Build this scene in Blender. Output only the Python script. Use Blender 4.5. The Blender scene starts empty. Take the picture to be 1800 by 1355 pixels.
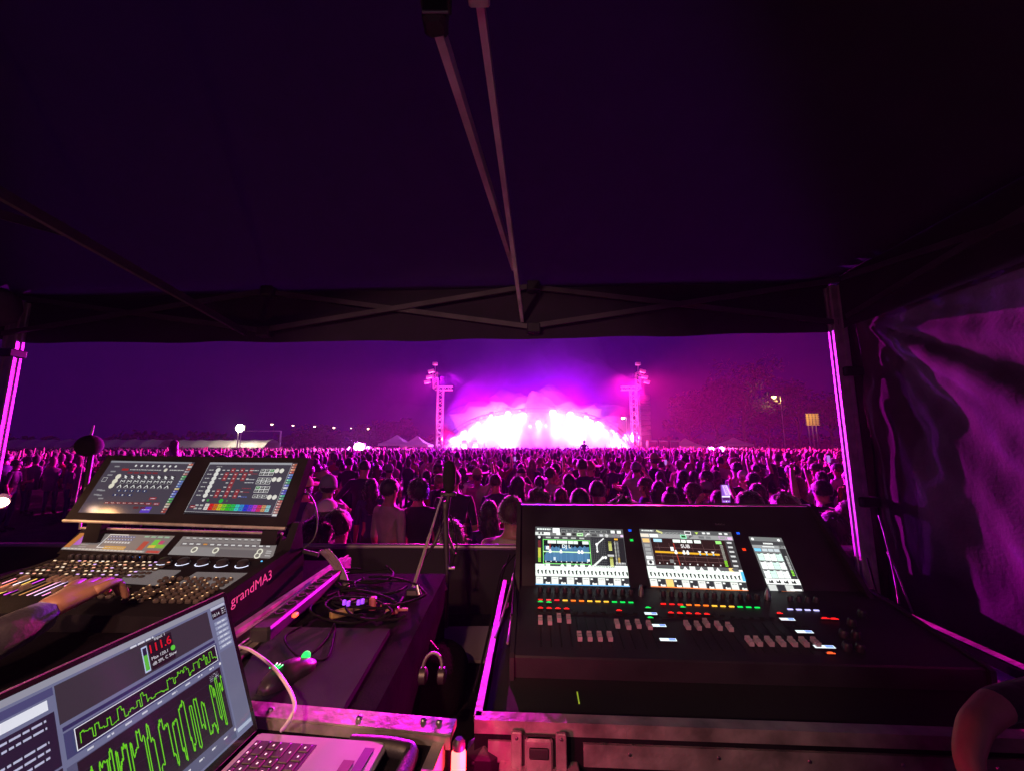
import bpy, bmesh, math, random
import numpy as np
from mathutils import Vector, Matrix, noise
random.seed(7); np.random.seed(7)
S = bpy.context.scene
COL = S.collection
# ------------------------------------------------------------------ camera
CZ = 2.18                       # camera height over the field
DECK = 0.43                     # top of the tent's riser
PITCH = math.radians(8.33); CP, SP = math.cos(PITCH), math.sin(PITCH)
cam_d = bpy.data.cameras.new('camera'); cam = bpy.data.objects.new('camera', cam_d); COL.objects.link(cam)
cam.location = (0, 0, CZ); cam.rotation_euler = (math.pi/2 + PITCH, 0, 0)
cam_d.sensor_width = 36; cam_d.lens = 14.0; cam_d.clip_start = 0.02; cam_d.clip_end = 2000
S.camera = cam
# ------------------------------------------------------------------ world, exposure
W = bpy.data.worlds.new('World'); S.world = W; W.use_nodes = True
bg = W.node_tree.nodes['Background']
bg.inputs[0].default_value = (0.009, 0.0006, 0.050, 1); bg.inputs[1].default_value = 0.75
S.view_settings.view_transform = 'Standard'; S.view_settings.look = 'None'
S.view_settings.exposure = 0.0; S.view_settings.gamma = 1.0
S.cycles.max_bounces = 5; S.cycles.diffuse_bounces = 2; S.cycles.glossy_bounces = 2
S.cycles.transmission_bounces = 2; S.cycles.volume_bounces = 0; S.cycles.transparent_max_bounces = 6
S.cycles.sample_clamp_indirect = 4.0
S.cycles.use_denoising = True; S.cycles.use_adaptive_sampling = True; S.cycles.adaptive_threshold = .04

def lin(r, g, b):
    def f(c):
        c /= 255.0
        return c/12.92 if c <= .04045 else ((c+.055)/1.055)**2.4
    return (f(r), f(g), f(b))
# ray helpers: pixel of the 1800x1355 photograph -> a point at a real distance
def ray(px, py):
    x = (px-900)/700.0; v = (677.5-py)/700.0
    f = CP - v*SP; u = SP + v*CP
    return Vector((x/f, 1.0, u/f))
def P(px, py, y): return Vector((0, 0, CZ)) + ray(px, py)*y
def Pz(px, py, z):                              # z relative to the camera
    r = ray(px, py); return Vector((0, 0, CZ)) + r*(z/r.z)
def Ppl(px, py, o, n):
    r = ray(px, py); c = Vector((0, 0, CZ))
    return c + r*((o-c).dot(n)/r.dot(n))
def rel(x, y, z): return Vector((x, y, z+CZ))

# ------------------------------------------------------------------ lights
def light(name, kind, loc, power, color, radius=.1, target=None, **kw):
    d = bpy.data.lights.new(name, kind); d.energy = power; d.color = color
    if kind in ('POINT', 'SPOT'): d.shadow_soft_size = radius
    for k, v in kw.items(): setattr(d, k, v)
    o = bpy.data.objects.new(name, d); COL.objects.link(o); o.location = loc
    if target is not None:
        o.rotation_euler = (Vector(target)-Vector(loc)).to_track_quat('-Z', 'Y').to_euler()
    return o
STY = 48.0                                      # distance of the stage
def SX(px): return ray(px, 780).x*STY
MAG = (.64, 0.003, 1.0); PINK = (1.0, 0.006, 0.28); VIO = (0.34, 0.003, 1.0); RED = (1.0, .008, .13)
# the stage wash: beams thrown from the arch towards the field
BEAMS = [(840, 748, MAG, .9), (870, 730, MAG, 1.1), (922, 729, VIO, 1.2), (948, 745, VIO, .7), (975, 727, VIO, 1.3),
         (1003, 730, MAG, 1.0), (1052, 745, PINK, 2.2), (1095, 768, RED, 2.6), (800, 770, RED, 1.6)]
KW = 62000
for i, (bx, by, c, s) in enumerate(BEAMS):
    p = P(bx, by, STY-2.0)
    if c in (RED, PINK): light('stage_beam', 'SPOT', p, KW*2*s, c, .25, (-13 if bx < 900 else 17, 20, 1.5), spot_size=math.radians(46), spot_blend=.6)
    else: light('stage_beam', 'SPOT', p, KW*s, c, .25, (p.x*.9+ (0 if i % 2 else 3), 14, 1.5), spot_size=math.radians(130), spot_blend=.6)

for (bx, tx, ty, c, s) in ((770, -16, 30, (1, .008, .50), .55), (770, -7, 27, (1, .008, .60), .55), (770, 1, 29, (.75, .006, 1), .45), (1119, 22, 30, (1, .008, .16), 1.0), (1119, 13, 27, (1, .008, .28), .9), (1119, 5, 29, (1, .008, .50), .6)):   # beams added at the truss tower tops to brighten the crowd
    p = P(bx, 662, 44.0); light('added_tower_beam', 'SPOT', p, 230000*s, c, .2, (tx, ty, 1.5), spot_size=math.radians(50), spot_blend=.35)
# ------------------------------------------------------------------ materials
MATS = {}
def mat(name, base=(.5, .5, .5), rough=.6, metal=0., emis=None, es=0., sheen=0., bump=None, var=0., spec=.5, trans=None, attr=None, nscale=8.):
    if name in MATS: return MATS[name]
    m = bpy.data.materials.new(name); m.use_nodes = True; nt = m.node_tree; b = nt.nodes['Principled BSDF']
    b.inputs['Base Color'].default_value = (*base, 1); b.inputs['Roughness'].default_value = rough
    b.inputs['Metallic'].default_value = metal; b.inputs['Specular IOR Level'].default_value = spec
    if spec <= .25: b.inputs['IOR'].default_value = 1.07
    if sheen: b.inputs['Sheen Weight'].default_value = sheen; b.inputs['Sheen Roughness'].default_value = .28 if sheen >= 1 else .4
    if emis: m.cycles.emission_sampling = 'NONE'; b.inputs['Emission Color'].default_value = (*emis, 1); b.inputs['Emission Strength'].default_value = es
    tc = nt.nodes.new('ShaderNodeTexCoord')
    if var:
        n = nt.nodes.new('ShaderNodeTexNoise'); n.inputs['Scale'].default_value = nscale; n.inputs['Detail'].default_value = 5
        nt.links.new(tc.outputs['Object'], n.inputs['Vector'])
        r = nt.nodes.new('ShaderNodeMapRange'); r.inputs['To Min'].default_value = 1-var; r.inputs['To Max'].default_value = 1+var
        r.inputs['From Min'].default_value = .3; r.inputs['From Max'].default_value = .7
        nt.links.new(n.outputs['Fac'], r.inputs['Value'])
        v = nt.nodes.new('ShaderNodeVectorMath'); v.operation = 'SCALE'; v.inputs[0].default_value = base
        nt.links.new(r.outputs['Result'], v.inputs['Scale']); nt.links.new(v.outputs[0], b.inputs['Base Color'])
        rr = nt.nodes.new('ShaderNodeMapRange'); rr.inputs['To Min'].default_value = max(.03, rough-.12); rr.inputs['To Max'].default_value = min(1, rough+.12)
        nt.links.new(n.outputs['Fac'], rr.inputs['Value']); nt.links.new(rr.outputs['Result'], b.inputs['Roughness'])
    if attr:
        a = nt.nodes.new('ShaderNodeAttribute'); a.attribute_name = attr; nt.links.new(a.outputs['Color'], b.inputs['Base Color'])
    if bump:
        n2 = nt.nodes.new('ShaderNodeTexNoise'); n2.inputs['Scale'].default_value = bump[0]; n2.inputs['Detail'].default_value = 4
        nt.links.new(tc.outputs['Object'], n2.inputs['Vector'])
        bp = nt.nodes.new('ShaderNodeBump'); bp.inputs['Strength'].default_value = bump[1]; bp.inputs['Distance'].default_value = bump[2] if len(bump) > 2 else .01
        nt.links.new(n2.outputs['Fac'], bp.inputs['Height']); nt.links.new(bp.outputs['Normal'], b.inputs['Normal'])
    MATS[name] = m; return m
def screen_mat(name, strength, rough=.12):      # a glossy display whose pixels give off light
    m = bpy.data.materials.new(name); m.use_nodes = True; nt = m.node_tree; b = nt.nodes['Principled BSDF']
    m.cycles.emission_sampling = 'NONE'; b.inputs['Base Color'].default_value = (.01, .01, .012, 1); b.inputs['Roughness'].default_value = rough
    a = nt.nodes.new('ShaderNodeAttribute'); a.attribute_name = 'Col'
    nt.links.new(a.outputs['Color'], b.inputs['Emission Color']); b.inputs['Emission Strength'].default_value = strength
    MATS[name] = m; return m

M_black = mat('black_powder_coat', (.026, .022, .030), .5, var=.3, bump=(300, .25, .002))
M_blackp = mat('black_plastic', (.026, .023, .030), .42, var=.25)
M_rubber = mat('black_rubber', (.012, .012, .013), .6)
M_alu = mat('brushed_aluminium', (.46, .44, .44), .5, .45, var=.25, bump=(60, .3, .002), nscale=20)
M_wornalu = mat('worn_case_edging', (.30, .27, .26), .5, .6, var=.45, bump=(45, .6, .004), nscale=14)
M_steel = mat('zinc_steel', (.45, .44, .46), .33, 1., var=.3)
M_dark = mat('dark_console_metal', (.017, .015, .019), .5, var=.3, bump=(300, .25, .002), spec=.25)
M_val = mat('valance_cloth', (.022, .012, .030), .85, var=.3, bump=(400, .25, .001))
M_case = mat('black_laminate', (.011, .010, .013), .75, var=.4, bump=(220, .35, .002), spec=.05)
M_foam = mat('black_foam', (.006, .006, .007), .95)
M_mat = mat('dark_cloth_mat', (.030, .030, .042), .9, spec=.1, var=.2, bump=(400, .4, .001))
M_knob = mat('fader_cap', (.50, .42, .46), .35, var=.2)
M_key = mat('console_key', (.06, .055, .055), .3, var=.3)
M_lap = mat('laptop_shell', (.50, .49, .50), .36, .6, var=.05)
M_skin = mat('skin', (.42, .22, .15), .5, var=.12, bump=(90, .25, .003), nscale=20)
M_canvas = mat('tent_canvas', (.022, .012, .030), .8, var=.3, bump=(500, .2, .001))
_nt = M_canvas.node_tree; _tr = _nt.nodes.new('ShaderNodeBsdfTranslucent'); _tr.inputs[0].default_value = (.15, .09, .24, 1)      # thin cloth lets a little stage light through
_mx = _nt.nodes.new('ShaderNodeMixShader'); _mx.inputs[0].default_value = .20
_nt.links.new(_nt.nodes['Principled BSDF'].outputs[0], _mx.inputs[1]); _nt.links.new(_tr.outputs[0], _mx.inputs[2]); _nt.links.new(_mx.outputs[0], _nt.nodes['Material Output'].inputs['Surface'])
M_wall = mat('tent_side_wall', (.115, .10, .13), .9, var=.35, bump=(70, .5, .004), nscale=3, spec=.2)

# ------------------------------------------------------------------ mesh helpers
class MB:
    def __init__(s): s.v = []; s.f = []; s.mi = []; s.c = []; s.cur = 0; s.col = (1, 1, 1)
    def add(s, vs, fs):
        o = len(s.v); s.v += [tuple(p) for p in vs]
        for f in fs: s.f.append(tuple(i+o for i in f)); s.mi.append(s.cur); s.c.append(s.col)
        return s
    def box(s, c, size, rot=None, ax=None):     # centre, full sizes; ax = three axis vectors
        c = Vector(c); X, Y, Z = ax if ax else (Vector((1, 0, 0)), Vector((0, 1, 0)), Vector((0, 0, 1)))
        if rot is not None: X, Y, Z = [rot @ a for a in (X, Y, Z)]
        X, Y, Z = X*size[0]/2, Y*size[1]/2, Z*size[2]/2
        vs = [c+X*i+Y*j+Z*k for k in (-1, 1) for j in (-1, 1) for i in (-1, 1)]
        return s.add(vs, [(0, 2, 3, 1), (4, 5, 7, 6), (0, 1, 5, 4), (2, 6, 7, 3), (0, 4, 6, 2), (1, 3, 7, 5)])
    def bbox(s, c, size, b=.004, ax=None):      # box with bevelled edges (rounded-rect prism along Z)
        c = Vector(c); X, Y, Z = ax if ax else (Vector((1, 0, 0)), Vector((0, 1, 0)), Vector((0, 0, 1)))
        hx, hy, hz = size[0]/2, size[1]/2, size[2]/2
        def ring(i, z): 
            return [c+X*px+Y*py+Z*z for px, py in ((-hx+i+b, -hy+i), (hx-i-b, -hy+i), (hx-i, -hy+i+b), (hx-i, hy-i-b), (hx-i-b, hy-i), (-hx+i+b, hy-i), (-hx+i, hy-i-b), (-hx+i, -hy+i+b))]
        rs = [ring(b, -hz), ring(0, -hz+b), ring(0, hz-b), ring(b, hz)]
        vs = sum(rs, []); fs = [tuple(range(7, -1, -1)), tuple(range(24, 32))]
        for k in range(3):
            for i in range(8): j = (i+1) % 8; fs.append((k*8+i, k*8+j, k*8+8+j, k*8+8+i))
        return s.add(vs, fs)
    def tube(s, pts, r, n=8, cap=True):
        pts = [Vector(p) for p in pts]; rs = r if isinstance(r, (list, tuple)) else [r]*len(pts)
        vs = []; fs = []; N = len(pts); up = None
        for i, p in enumerate(pts):
            d = (pts[min(i+1, N-1)]-pts[max(i-1, 0)]).normalized()
            if up is None: up = Vector((0, 0, 1)) if abs(d.z) < .9 else Vector((0, 1, 0))
            a = d.cross(up).normalized(); b_ = a.cross(d).normalized(); up = b_
            for k in range(n):
                t = 2*math.pi*(k+.5)/n; vs.append(p+a*math.cos(t)*rs[i]+b_*math.sin(t)*rs[i])
        for i in range(N-1):
            for k in range(n): j = (k+1) % n; fs.append((i*n+k, i*n+j, (i+1)*n+j, (i+1)*n+k))
        if cap: fs += [tuple(range(n-1, -1, -1)), tuple(range((N-1)*n, N*n))]
        return s.add(vs, fs)
    def lathe(s, c, prof, n=20, ax=None):       # prof = [(r,z)...]
        c = Vector(c); X, Y, Z = ax if ax else (Vector((1, 0, 0)), Vector((0, 1, 0)), Vector((0, 0, 1)))
        vs = []; fs = []
        for r, z in prof:
            for k in range(n): t = 2*math.pi*k/n; vs.append(c+X*math.cos(t)*r+Y*math.sin(t)*r+Z*z)
        for i in range(len(prof)-1):
            for k in range(n): j = (k+1) % n; fs.append((i*n+k, i*n+j, (i+1)*n+j, (i+1)*n+k))
        fs += [tuple(range(n-1, -1, -1)), tuple(range((len(prof)-1)*n, len(prof)*n))]
        return s.add(vs, fs)
    def prism(s, poly, a, b):                   # poly = list of points; extrude from offset a to b (vectors)
        n = len(poly); vs = [Vector(p)+a for p in poly]+[Vector(p)+b for p in poly]
        fs = [tuple(range(n-1, -1, -1)), tuple(range(n, 2*n))]+[(i, (i+1) % n, n+(i+1) % n, n+i) for i in range(n)]
        return s.add(vs, fs)
    def build(s, name, mats, parent=None, smooth=False, loc=None):
        me = bpy.data.meshes.new(name); org = Vector(loc) if loc is not None else Vector((0, 0, 0))
        me.from_pydata([tuple(Vector(p)-org) for p in s.v] if loc is not None else s.v, [], s.f)
        for m in (mats if isinstance(mats, (list, tuple)) else [mats]): me.materials.append(m)
        me.polygons.foreach_set('material_index', s.mi)
        if smooth: me.polygons.foreach_set('use_smooth', [True]*len(s.f))
        if any(c != (1, 1, 1) for c in s.c):
            at = me.color_attributes.new('Col', 'FLOAT_COLOR', 'CORNER'); buf = []
            for f, c in zip(s.f, s.c): buf += [c[0], c[1], c[2], 1.]*len(f)
            at.data.foreach_set('color', buf)
        bm = bmesh.new(); bm.from_mesh(me); bmesh.ops.recalc_face_normals(bm, faces=bm.faces[:]) if not s.c or len(s.f) < 20000 and not smooth is None else None
        bm.to_mesh(me); bm.free()
        if smooth:
            try: me.set_sharp_from_angle(angle=math.radians(45))
            except Exception: pass
        o = bpy.data.objects.new(name, me); COL.objects.link(o)
        if loc is not None: o.location = org
        if parent is not None:
            o.parent = parent
            if loc is None: o.matrix_parent_inverse = Matrix.Translation(-parent.location)
        return o
def rivet_parts(pts, parent, r_=.005):        # each rivet a part of its own
    for p_, n_, rr in pts:
        m = MB(); n_ = Vector(n_).normalized(); X = n_.orthogonal().normalized(); m.lathe(p_, [(rr, 0), (rr*.8, rr*.45), (rr*.3, rr*.6)], 8, ax=(X, n_.cross(X), n_)); m.build('rivet', M_steel, parent, True)
def thing(name, label, cat, loc=(0, 0, 0), group=None):
    o = bpy.data.objects.new(name, None); COL.objects.link(o); o.location = loc; o.empty_display_size = .2
    o['label'] = label; o['category'] = cat
    if group: o['group'] = group
    return o
def tag(o, label=None, cat=None, group=None, kind=None):
    if label: o['label'] = label
    if cat: o['category'] = cat
    if group: o['group'] = group
    if kind: o['kind'] = kind
    return o
_tc = {}
def text_mesh(s, bold=False):
    if s in _tc: return _tc[s]
    c = bpy.data.curves.new('t', 'FONT'); c.body = s; c.size = 1; c.resolution_u = 3
    if bold: c.offset = .012
    o = bpy.data.objects.new('t', c); COL.objects.link(o); bpy.context.view_layer.update()
    me = bpy.data.meshes.new_from_object(o.evaluated_get(bpy.context.evaluated_depsgraph_get()))
    vs = [v.co.copy() for v in me.vertices]; fs = [tuple(p.vertices) for p in me.polygons]
    bpy.data.objects.remove(o); bpy.data.curves.remove(c); bpy.data.meshes.remove(me)
    x0 = min(v.x for v in vs); x1 = max(v.x for v in vs)
    _tc[s] = ([Vector((v.x-x0, v.y, 0)) for v in vs], fs, x1-x0); return _tc[s]
class Canvas:                                   # flat artwork on a quad: u right, v down, 0..1
    def __init__(s, tl, tr, br, bl, lift=.0006):
        s.q = [Vector(a) for a in (tl, tr, br, bl)]; s.m = MB(); s.lift = lift
        s.N = ((s.q[1]-s.q[0]).cross(s.q[3]-s.q[0])).normalized()
        if s.N.dot(Vector((0, 0, CZ))-s.q[0]) < 0: s.N = -s.N
        s.w = (s.q[1]-s.q[0]).length; s.h = (s.q[3]-s.q[0]).length
    def pt(s, u, v, l=0):
        a, b, c, d = s.q
        return a.lerp(b, u).lerp(d.lerp(c, u), v)+s.N*(l*s.lift)
    def poly(s, uv, col, l=1): s.m.col = lin(*col) if max(col) > 1 else col; s.m.add([s.pt(u, v, l) for u, v in uv], [tuple(range(len(uv)))])
    def rect(s, u0, v0, u1, v1, col, l=1): s.poly([(u0, v0), (u0, v1), (u1, v1), (u1, v0)], col, l)
    def frame(s, u0, v0, u1, v1, t, col, l=2):
        tv = t*s.w/s.h
        s.rect(u0, v0, u1, v0+tv, col, l); s.rect(u0, v1-tv, u1, v1, col, l); s.rect(u0, v0+tv, u0+t, v1-tv, col, l); s.rect(u1-t, v0+tv, u1, v1-tv, col, l)
    def disc(s, u, v, r, col, l=2, n=14):
        k = s.w/s.h; s.poly([(u+r*math.cos(2*math.pi*i/n), v+r*k*math.sin(2*math.pi*i/n)) for i in range(n)], col, l)
    def line(s, pts, t, col, l=2):
        for (a, b), (c, d) in zip(pts, pts[1:]):
            dx, dy = (c-a)*s.w, (d-b)*s.h; L = math.hypot(dx, dy) or 1; nx, ny = -dy/L*t/2, dx/L*t/2; ex, ey = dx/L*t/3, dy/L*t/3
            f = lambda X, Y: (X/s.w, Y/s.h)
            A = (a*s.w-ex, b*s.h-ey); B = (c*s.w+ex, d*s.h+ey)
            s.poly([f(A[0]+nx, A[1]+ny), f(A[0]-nx, A[1]-ny), f(B[0]-nx, B[1]-ny), f(B[0]+nx, B[1]+ny)], col, l)
    def text(s, t, u, v, h, col, l=3, al='C', bold=False):   # h = cap height in v units
        vs, fs, wd = text_mesh(t, bold); sc = h*s.h/.7; off = {'L': 0, 'C': -wd/2, 'R': -wd}[al]
        s.m.col = lin(*col); s.m.add([s.pt(u+(p.x+off)*sc/s.w, v-p.y*sc/s.h, l) for p in vs], fs)
    def dashes(s, u0, v, u1, t, col, l=3, rnd=random):       # a row of type too small to read
        u = u0
        while u < u1:
            w = min(rnd.uniform(.008, .03), u1-u); s.rect(u, v-t/2, u+w, v+t/2, col, l); u += w+.005
    def build(s, name, m, parent):
        o = MB(); o.v, o.f, o.mi, o.c = s.m.v, s.m.f, s.m.mi, s.m.c
        me = bpy.data.meshes.new(name); me.from_pydata(s.m.v, [], s.m.f); me.materials.append(m)
        at = me.color_attributes.new('Col', 'FLOAT_COLOR', 'CORNER'); buf = []
        for f, c in zip(s.m.f, s.m.c): buf += [c[0], c[1], c[2], 1.]*len(f)
        at.data.foreach_set('color', buf)
        ob = bpy.data.objects.new(name, me); COL.objects.link(ob)
        if parent is not None: ob.parent = parent; ob.matrix_parent_inverse = Matrix.Translation(-parent.location)
        return ob
ANG = -math.radians(2.9)
U = Vector((math.cos(ANG), math.sin(ANG), 0)); Wd = Vector((-math.sin(ANG), math.cos(ANG), 0)); Zv = Vector((0, 0, 1))
def bez(pts, n=10):                             # smooth curve through points
    pts = [Vector(p) for p in pts]; out = []
    for i in range(len(pts)-1):
        p0 = pts[max(i-1, 0)]; p1 = pts[i]; p2 = pts[i+1]; p3 = pts[min(i+2, len(pts)-1)]
        for k in range(n):
            t = k/n; out.append(.5*((2*p1)+(p2-p0)*t+(2*p0-5*p1+4*p2-p3)*t*t+(3*p1-p0-3*p2+p3)*t**3))
    return out+[pts[-1]]
# ================================================================== THE SETTING
g = MB(); g.add([(-400, -60, 0), (400, -60, 0), (400, 500, 0), (-400, 500, 0)], [(0, 1, 2, 3)])
M_ground = mat('trampled_grass', (.045, .05, .028), .9, var=.5, bump=(3, .6, .05), nscale=2)
tag(g.build('ground', M_ground), kind='structure')
d = MB(); d.bbox((-.6, .3, DECK/2), (5.6, 4.6, DECK), .01)
tag(d.build('riser_deck', mat('riser_plywood', (.05, .035, .03), .6, var=.4, bump=(40, .3, .004))), kind='structure')
# the drifting stage haze: one even volume round everything
h = MB(); h.box((0, 62, 13), (330, 190, 28))
hz = bpy.data.materials.new('haze'); hz.use_nodes = True; nt = hz.node_tree; nt.nodes.remove(nt.nodes['Principled BSDF'])
pv = nt.nodes.new('ShaderNodeVolumePrincipled'); pv.inputs['Color'].default_value = (.66, .62, .95, 1); pv.inputs['Density'].default_value = .00034
pv.inputs['Anisotropy'].default_value = .35
nt.links.new(pv.outputs[0], nt.nodes['Material Output'].inputs['Volume'])
tag(h.build('haze', hz), kind='stuff', label='thin purple haze hanging in the night air over the field', cat='haze')

M_leaf = mat('night_foliage', (.05, .07, .035), .7, var=.4)
M_bark = mat('bark', (.08, .06, .045), .9, var=.4, bump=(20, .7, .03))
def tree(x, y, hgt, wid, label, seed, group='trees behind the field'):
    r = random.Random(seed); t = thing('tree', label, 'tree', (x, y, 0), group)
    m = MB(); top = Vector((x+r.uniform(-.6, .6), y, hgt*.62)); m.tube(bez([(x, y, 0), (x+r.uniform(-.3, .3), y, hgt*.3), top], 4), [.32, .3, .28, .26, .24, .2, .16, .12, .07][:9], 7)
    limbs = []
    for k in range(9):
        a = r.uniform(0, 6.28); b0 = Vector((x, y, hgt*r.uniform(.22, .5))); e = b0+Vector((math.cos(a)*wid*.42, math.sin(a)*wid*.42, hgt*r.uniform(.12, .42)))
        m.tube(bez([b0, b0.lerp(e, .5)+Vector((0, 0, -.3)), e], 3), [.13, .12, .1, .08, .07, .05, .03], 5); limbs.append(e)
    m.build('trunk', M_bark, t, True)
    c = MB(); cen = [(e, r.uniform(.16, .3)*wid) for e in limbs]+[(Vector((x+r.uniform(-.3, .3)*wid, y+r.uniform(-.3, .3)*wid, hgt*r.uniform(.45, .9))), r.uniform(.12, .26)*wid) for _ in range(12)]
    for cc, rad in cen:
        for _ in range(110):
            v = Vector((r.gauss(0, 1), r.gauss(0, 1), r.gauss(0, .8))).normalized()*rad*r.uniform(.55, 1.08)
            p = cc+v; s = r.uniform(.22, .55); a = Vector((r.uniform(-1, 1), r.uniform(-1, 1), r.uniform(-1, 1))).normalized(); b = a.orthogonal().normalized()
            c.add([p-a*s, p+b*s*.5, p+a*s, p-b*s*.5], [(0, 1, 2, 3)])
    c.build('crown', M_leaf, t)
TR = [(1215, 84, 13, 9, 'broad dark tree just right of the hung speaker column'), (1262, 92, 17, 11, 'tall dark tree between speaker column and yellow street lamp'),
      (1312, 80, 20, 12, 'tallest dark tree, its crown above the field left of the street lamp'), (1352, 96, 15, 10, 'dark tree directly behind the yellow street lamp'),
      (1408, 88, 17, 11, 'dark tree rising behind the yellow lit sign'), (1462, 84, 14, 9, 'dark tree at the far right beside the tent pole'),
      (700, 110, 9, 9, 'low dark tree behind the small white canopies'), (655, 118, 8, 10, 'low dark tree under the small row of distant lamps'), (560, 120, 7, 11, 'low dark tree beyond the left goal frame')]
for i, (px, y, hg, wd, lb) in enumerate(TR): tree(ray(px, 780).x*y, y, hg, wd, lb, 50+i)
tl = MB(); r = random.Random(3)                          # the far tree line, one dark mass
for i in range(5200):
    x = r.uniform(-200, 200); y = 142+r.uniform(-5, 5); hh = 4.6+1.6*math.sin(x*.09)+1.2*math.sin(x*.23+1)+.8*math.sin(x*.6); z = r.uniform(0, 1)**.8*hh
    s = r.uniform(.5, 1.1); a = Vector((r.uniform(-1, 1), r.uniform(-1, 1), r.uniform(-1, 1))).normalized(); b = a.orthogonal(); p = Vector((x, y, z))
    tl.add([p-a*s, p+b*s*.6, p+a*s, p-b*s*.6], [(0, 1, 2, 3)])
tag(tl.build('far_woods', M_leaf), 'dark line of woods along the horizon', 'woods', kind='stuff')

# ------------------------------------------------------------------ far lamps
WARM = (1, .8, .5)
def lamp_mat(n, c, s): return mat('lamp_'+n, (.8, .8, .8), .4, emis=c, es=s)
def street_lamp(px, py, y, hz_, label, col, es, power, rad, name='street_lamp', arm=.6):
    p = P(px, py, y); t = thing(name, label, 'street lamp' if name == 'street_lamp' else 'floodlight', (p.x, p.y, 0), 'distant lamps' if name == 'street_lamp' and y > 90 else None)
    m = MB(); m.tube([(p.x+arm, y, 0), (p.x+arm, y, p.z+.1)], [.09, .06], 8); m.tube([(p.x+arm, y, p.z+.1), (p.x, y, p.z+.18)], .045, 6); m.build('pole', M_black if y > 90 else M_steel, t, True)
    m = MB(); m.bbox((p.x, y, p.z+.1), (rad*2.2, rad*1.3, .12), .03); m.build('lamp_housing', M_black, t)
    m = MB(); m.lathe((p.x, y, p.z), [(rad*.3, -rad*.9), (rad*.75, -rad*.55), (rad, 0), (rad*.9, .04)], 12); m.build('lamp_globe', lamp_mat(label[:12], col, es), t, True)
    if power: light('street_light', 'POINT', (p.x, y-.6, p.z-.2-rad), power, col, rad)
street_lamp(1360, 697, 78, 0, 'yellow street lamp on a tall pole above the right crowd', (1, .55, .15), 12, 500, .42, arm=1.3)
for px, py, s, lb in ((478, 745, .3, 'small warm lamp above the goal frame, first of the distant row'), (515, 747, .25, 'small warm lamp, second of the distant row left of stage'),
                   (553, 749, .26, 'small warm lamp, third of the distant row left of stage'), (587, 751, .26, 'small warm lamp, fourth of the distant row left of stage'),
                   (647, 753, .26, 'small pale lamp nearest the bright magenta lamp in the distant row'), (617, 752, .14, 'faint tiny lamp between the fourth and last distant lamps')):
    street_lamp(px, py, 112, 0, lb, (1, .70, .45), 9, 0, s*1.15)
street_lamp(1095, 734, 75, 0, 'tiny white lamp beside the right truss tower', (1, .95, .9), 25, 0, .28)
# white floodlight
p = P(422, 752, 66); t = thing('floodlight', 'blazing white floodlight over the white marquees at left', 'floodlight', (p.x, p.y, 0))
m = MB(); m.tube([(p.x-.2, p.y, 0), (p.x-.2, p.y, p.z)], [.12, .07], 8); m.build('mast', M_steel, t, True)
m = MB(); m.bbox((p.x, p.y+.25, p.z), (1.5, .3, 1.0), .05); m.build('lamp_housing', M_black, t)
m = MB(); m.lathe((p.x, p.y, p.z), [(.28, -.58), (.5, -.32), (.6, 0), (.5, .32), (.28, .58)], 16); m.build('lamp_globe', lamp_mat('flood', (1, .93, .74), 40), t, True)
light('flood_light', 'POINT', (p.x, p.y-1.2, p.z), 1500, (1, .86, .6), .5)
# goal frame
t = thing('goal_frame', 'white sports goal frame standing below the floodlight', 'goal', (P(460, 780, 60).x, 60, 0))
a = P(424, 757, 60); b = P(494, 757, 60); m = MB()
m.tube([(b.x, 60, 0), (b.x, 60, a.z)], .11, 8); m.build('post', mat('white_paint', (.75, .75, .75), .45), t, True); m = MB(); m.tube([(a.x, 60, 0), (a.x, 60, a.z)], .06, 8); m.build('post', mat('white_paint', (.75, .75, .75), .45), t, True)
m = MB(); m.tube([(a.x, 60, a.z), (b.x, 60, a.z)], .07, 8); m.tube([(a.x, 60, a.z-1.6), (b.x-.3, 60, a.z-1.6)], .04, 6); m.build('crossbar', MATS['white_paint'], t, True)

# ------------------------------------------------------------------ marquees
M_pvc = mat('white_pvc', (.62, .6, .58), .5, var=.12, bump=(3, .5, .05))
def marquee(px0, px1, y, top, label, n, group):
    x0, x1 = ray(px0, 780).x*y, ray(px1, 780).x*y; t = thing('marquee', label, 'marquee', ((x0+x1)/2, y, 0), group)
    m = MB(); w = (x1-x0)/n; ey = top-1.25
    for k in range(n):
        a = x0+w*k
        for (ya, yb) in ((y-2.5, y+2.5),):
            rows = []
            for j in range(7):
                tt = j/6; yy = ya+(yb-ya)*tt; zz = ey+1.25*math.sin(math.pi*min(max(tt, .0), 1))**.7
                rows.append([(a+w*q/6, yy, zz-(.13*math.sin(math.pi*q/6) if 0 < tt < 1 else .1*math.sin(math.pi*q/6))) for q in range(7)])
            vs = sum(rows, []); m.add(vs, [(j*7+q, j*7+q+1, j*7+q+8, j*7+q+7) for j in range(6) for q in range(6)])
    m.build('roof', M_pvc, t, True)
    m = MB()
    for k in range(n): m.add([(x0+w*k+.03, y-2.5, ey-.35), (x0+w*(k+1)-.03, y-2.5, ey-.35), (x0+w*(k+1)-.03, y-2.5, ey-.005), (x0+w*k+.03, y-2.5, ey-.005)], [(0, 1, 2, 3)])
    m.box(((x0+x1)/2, y+2.5, ey/2), (x1-x0, .04, ey)); m.build('valance', M_pvc, t)
    m = MB()
    for k in range(n+1): m.tube([(x0+w*k, y-2.45, 0), (x0+w*k, y-2.45, ey)], .06, 6)
    m.build('leg_frame', M_steel, t)
marquee(30, 152, 68, 3.0, 'long white marquee at the far left behind the foam ball', 4, 'white marquees')
marquee(172, 300, 67, 3.0, 'white arched marquee lit whitish, right of the foam ball', 4, 'white marquees')
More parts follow.
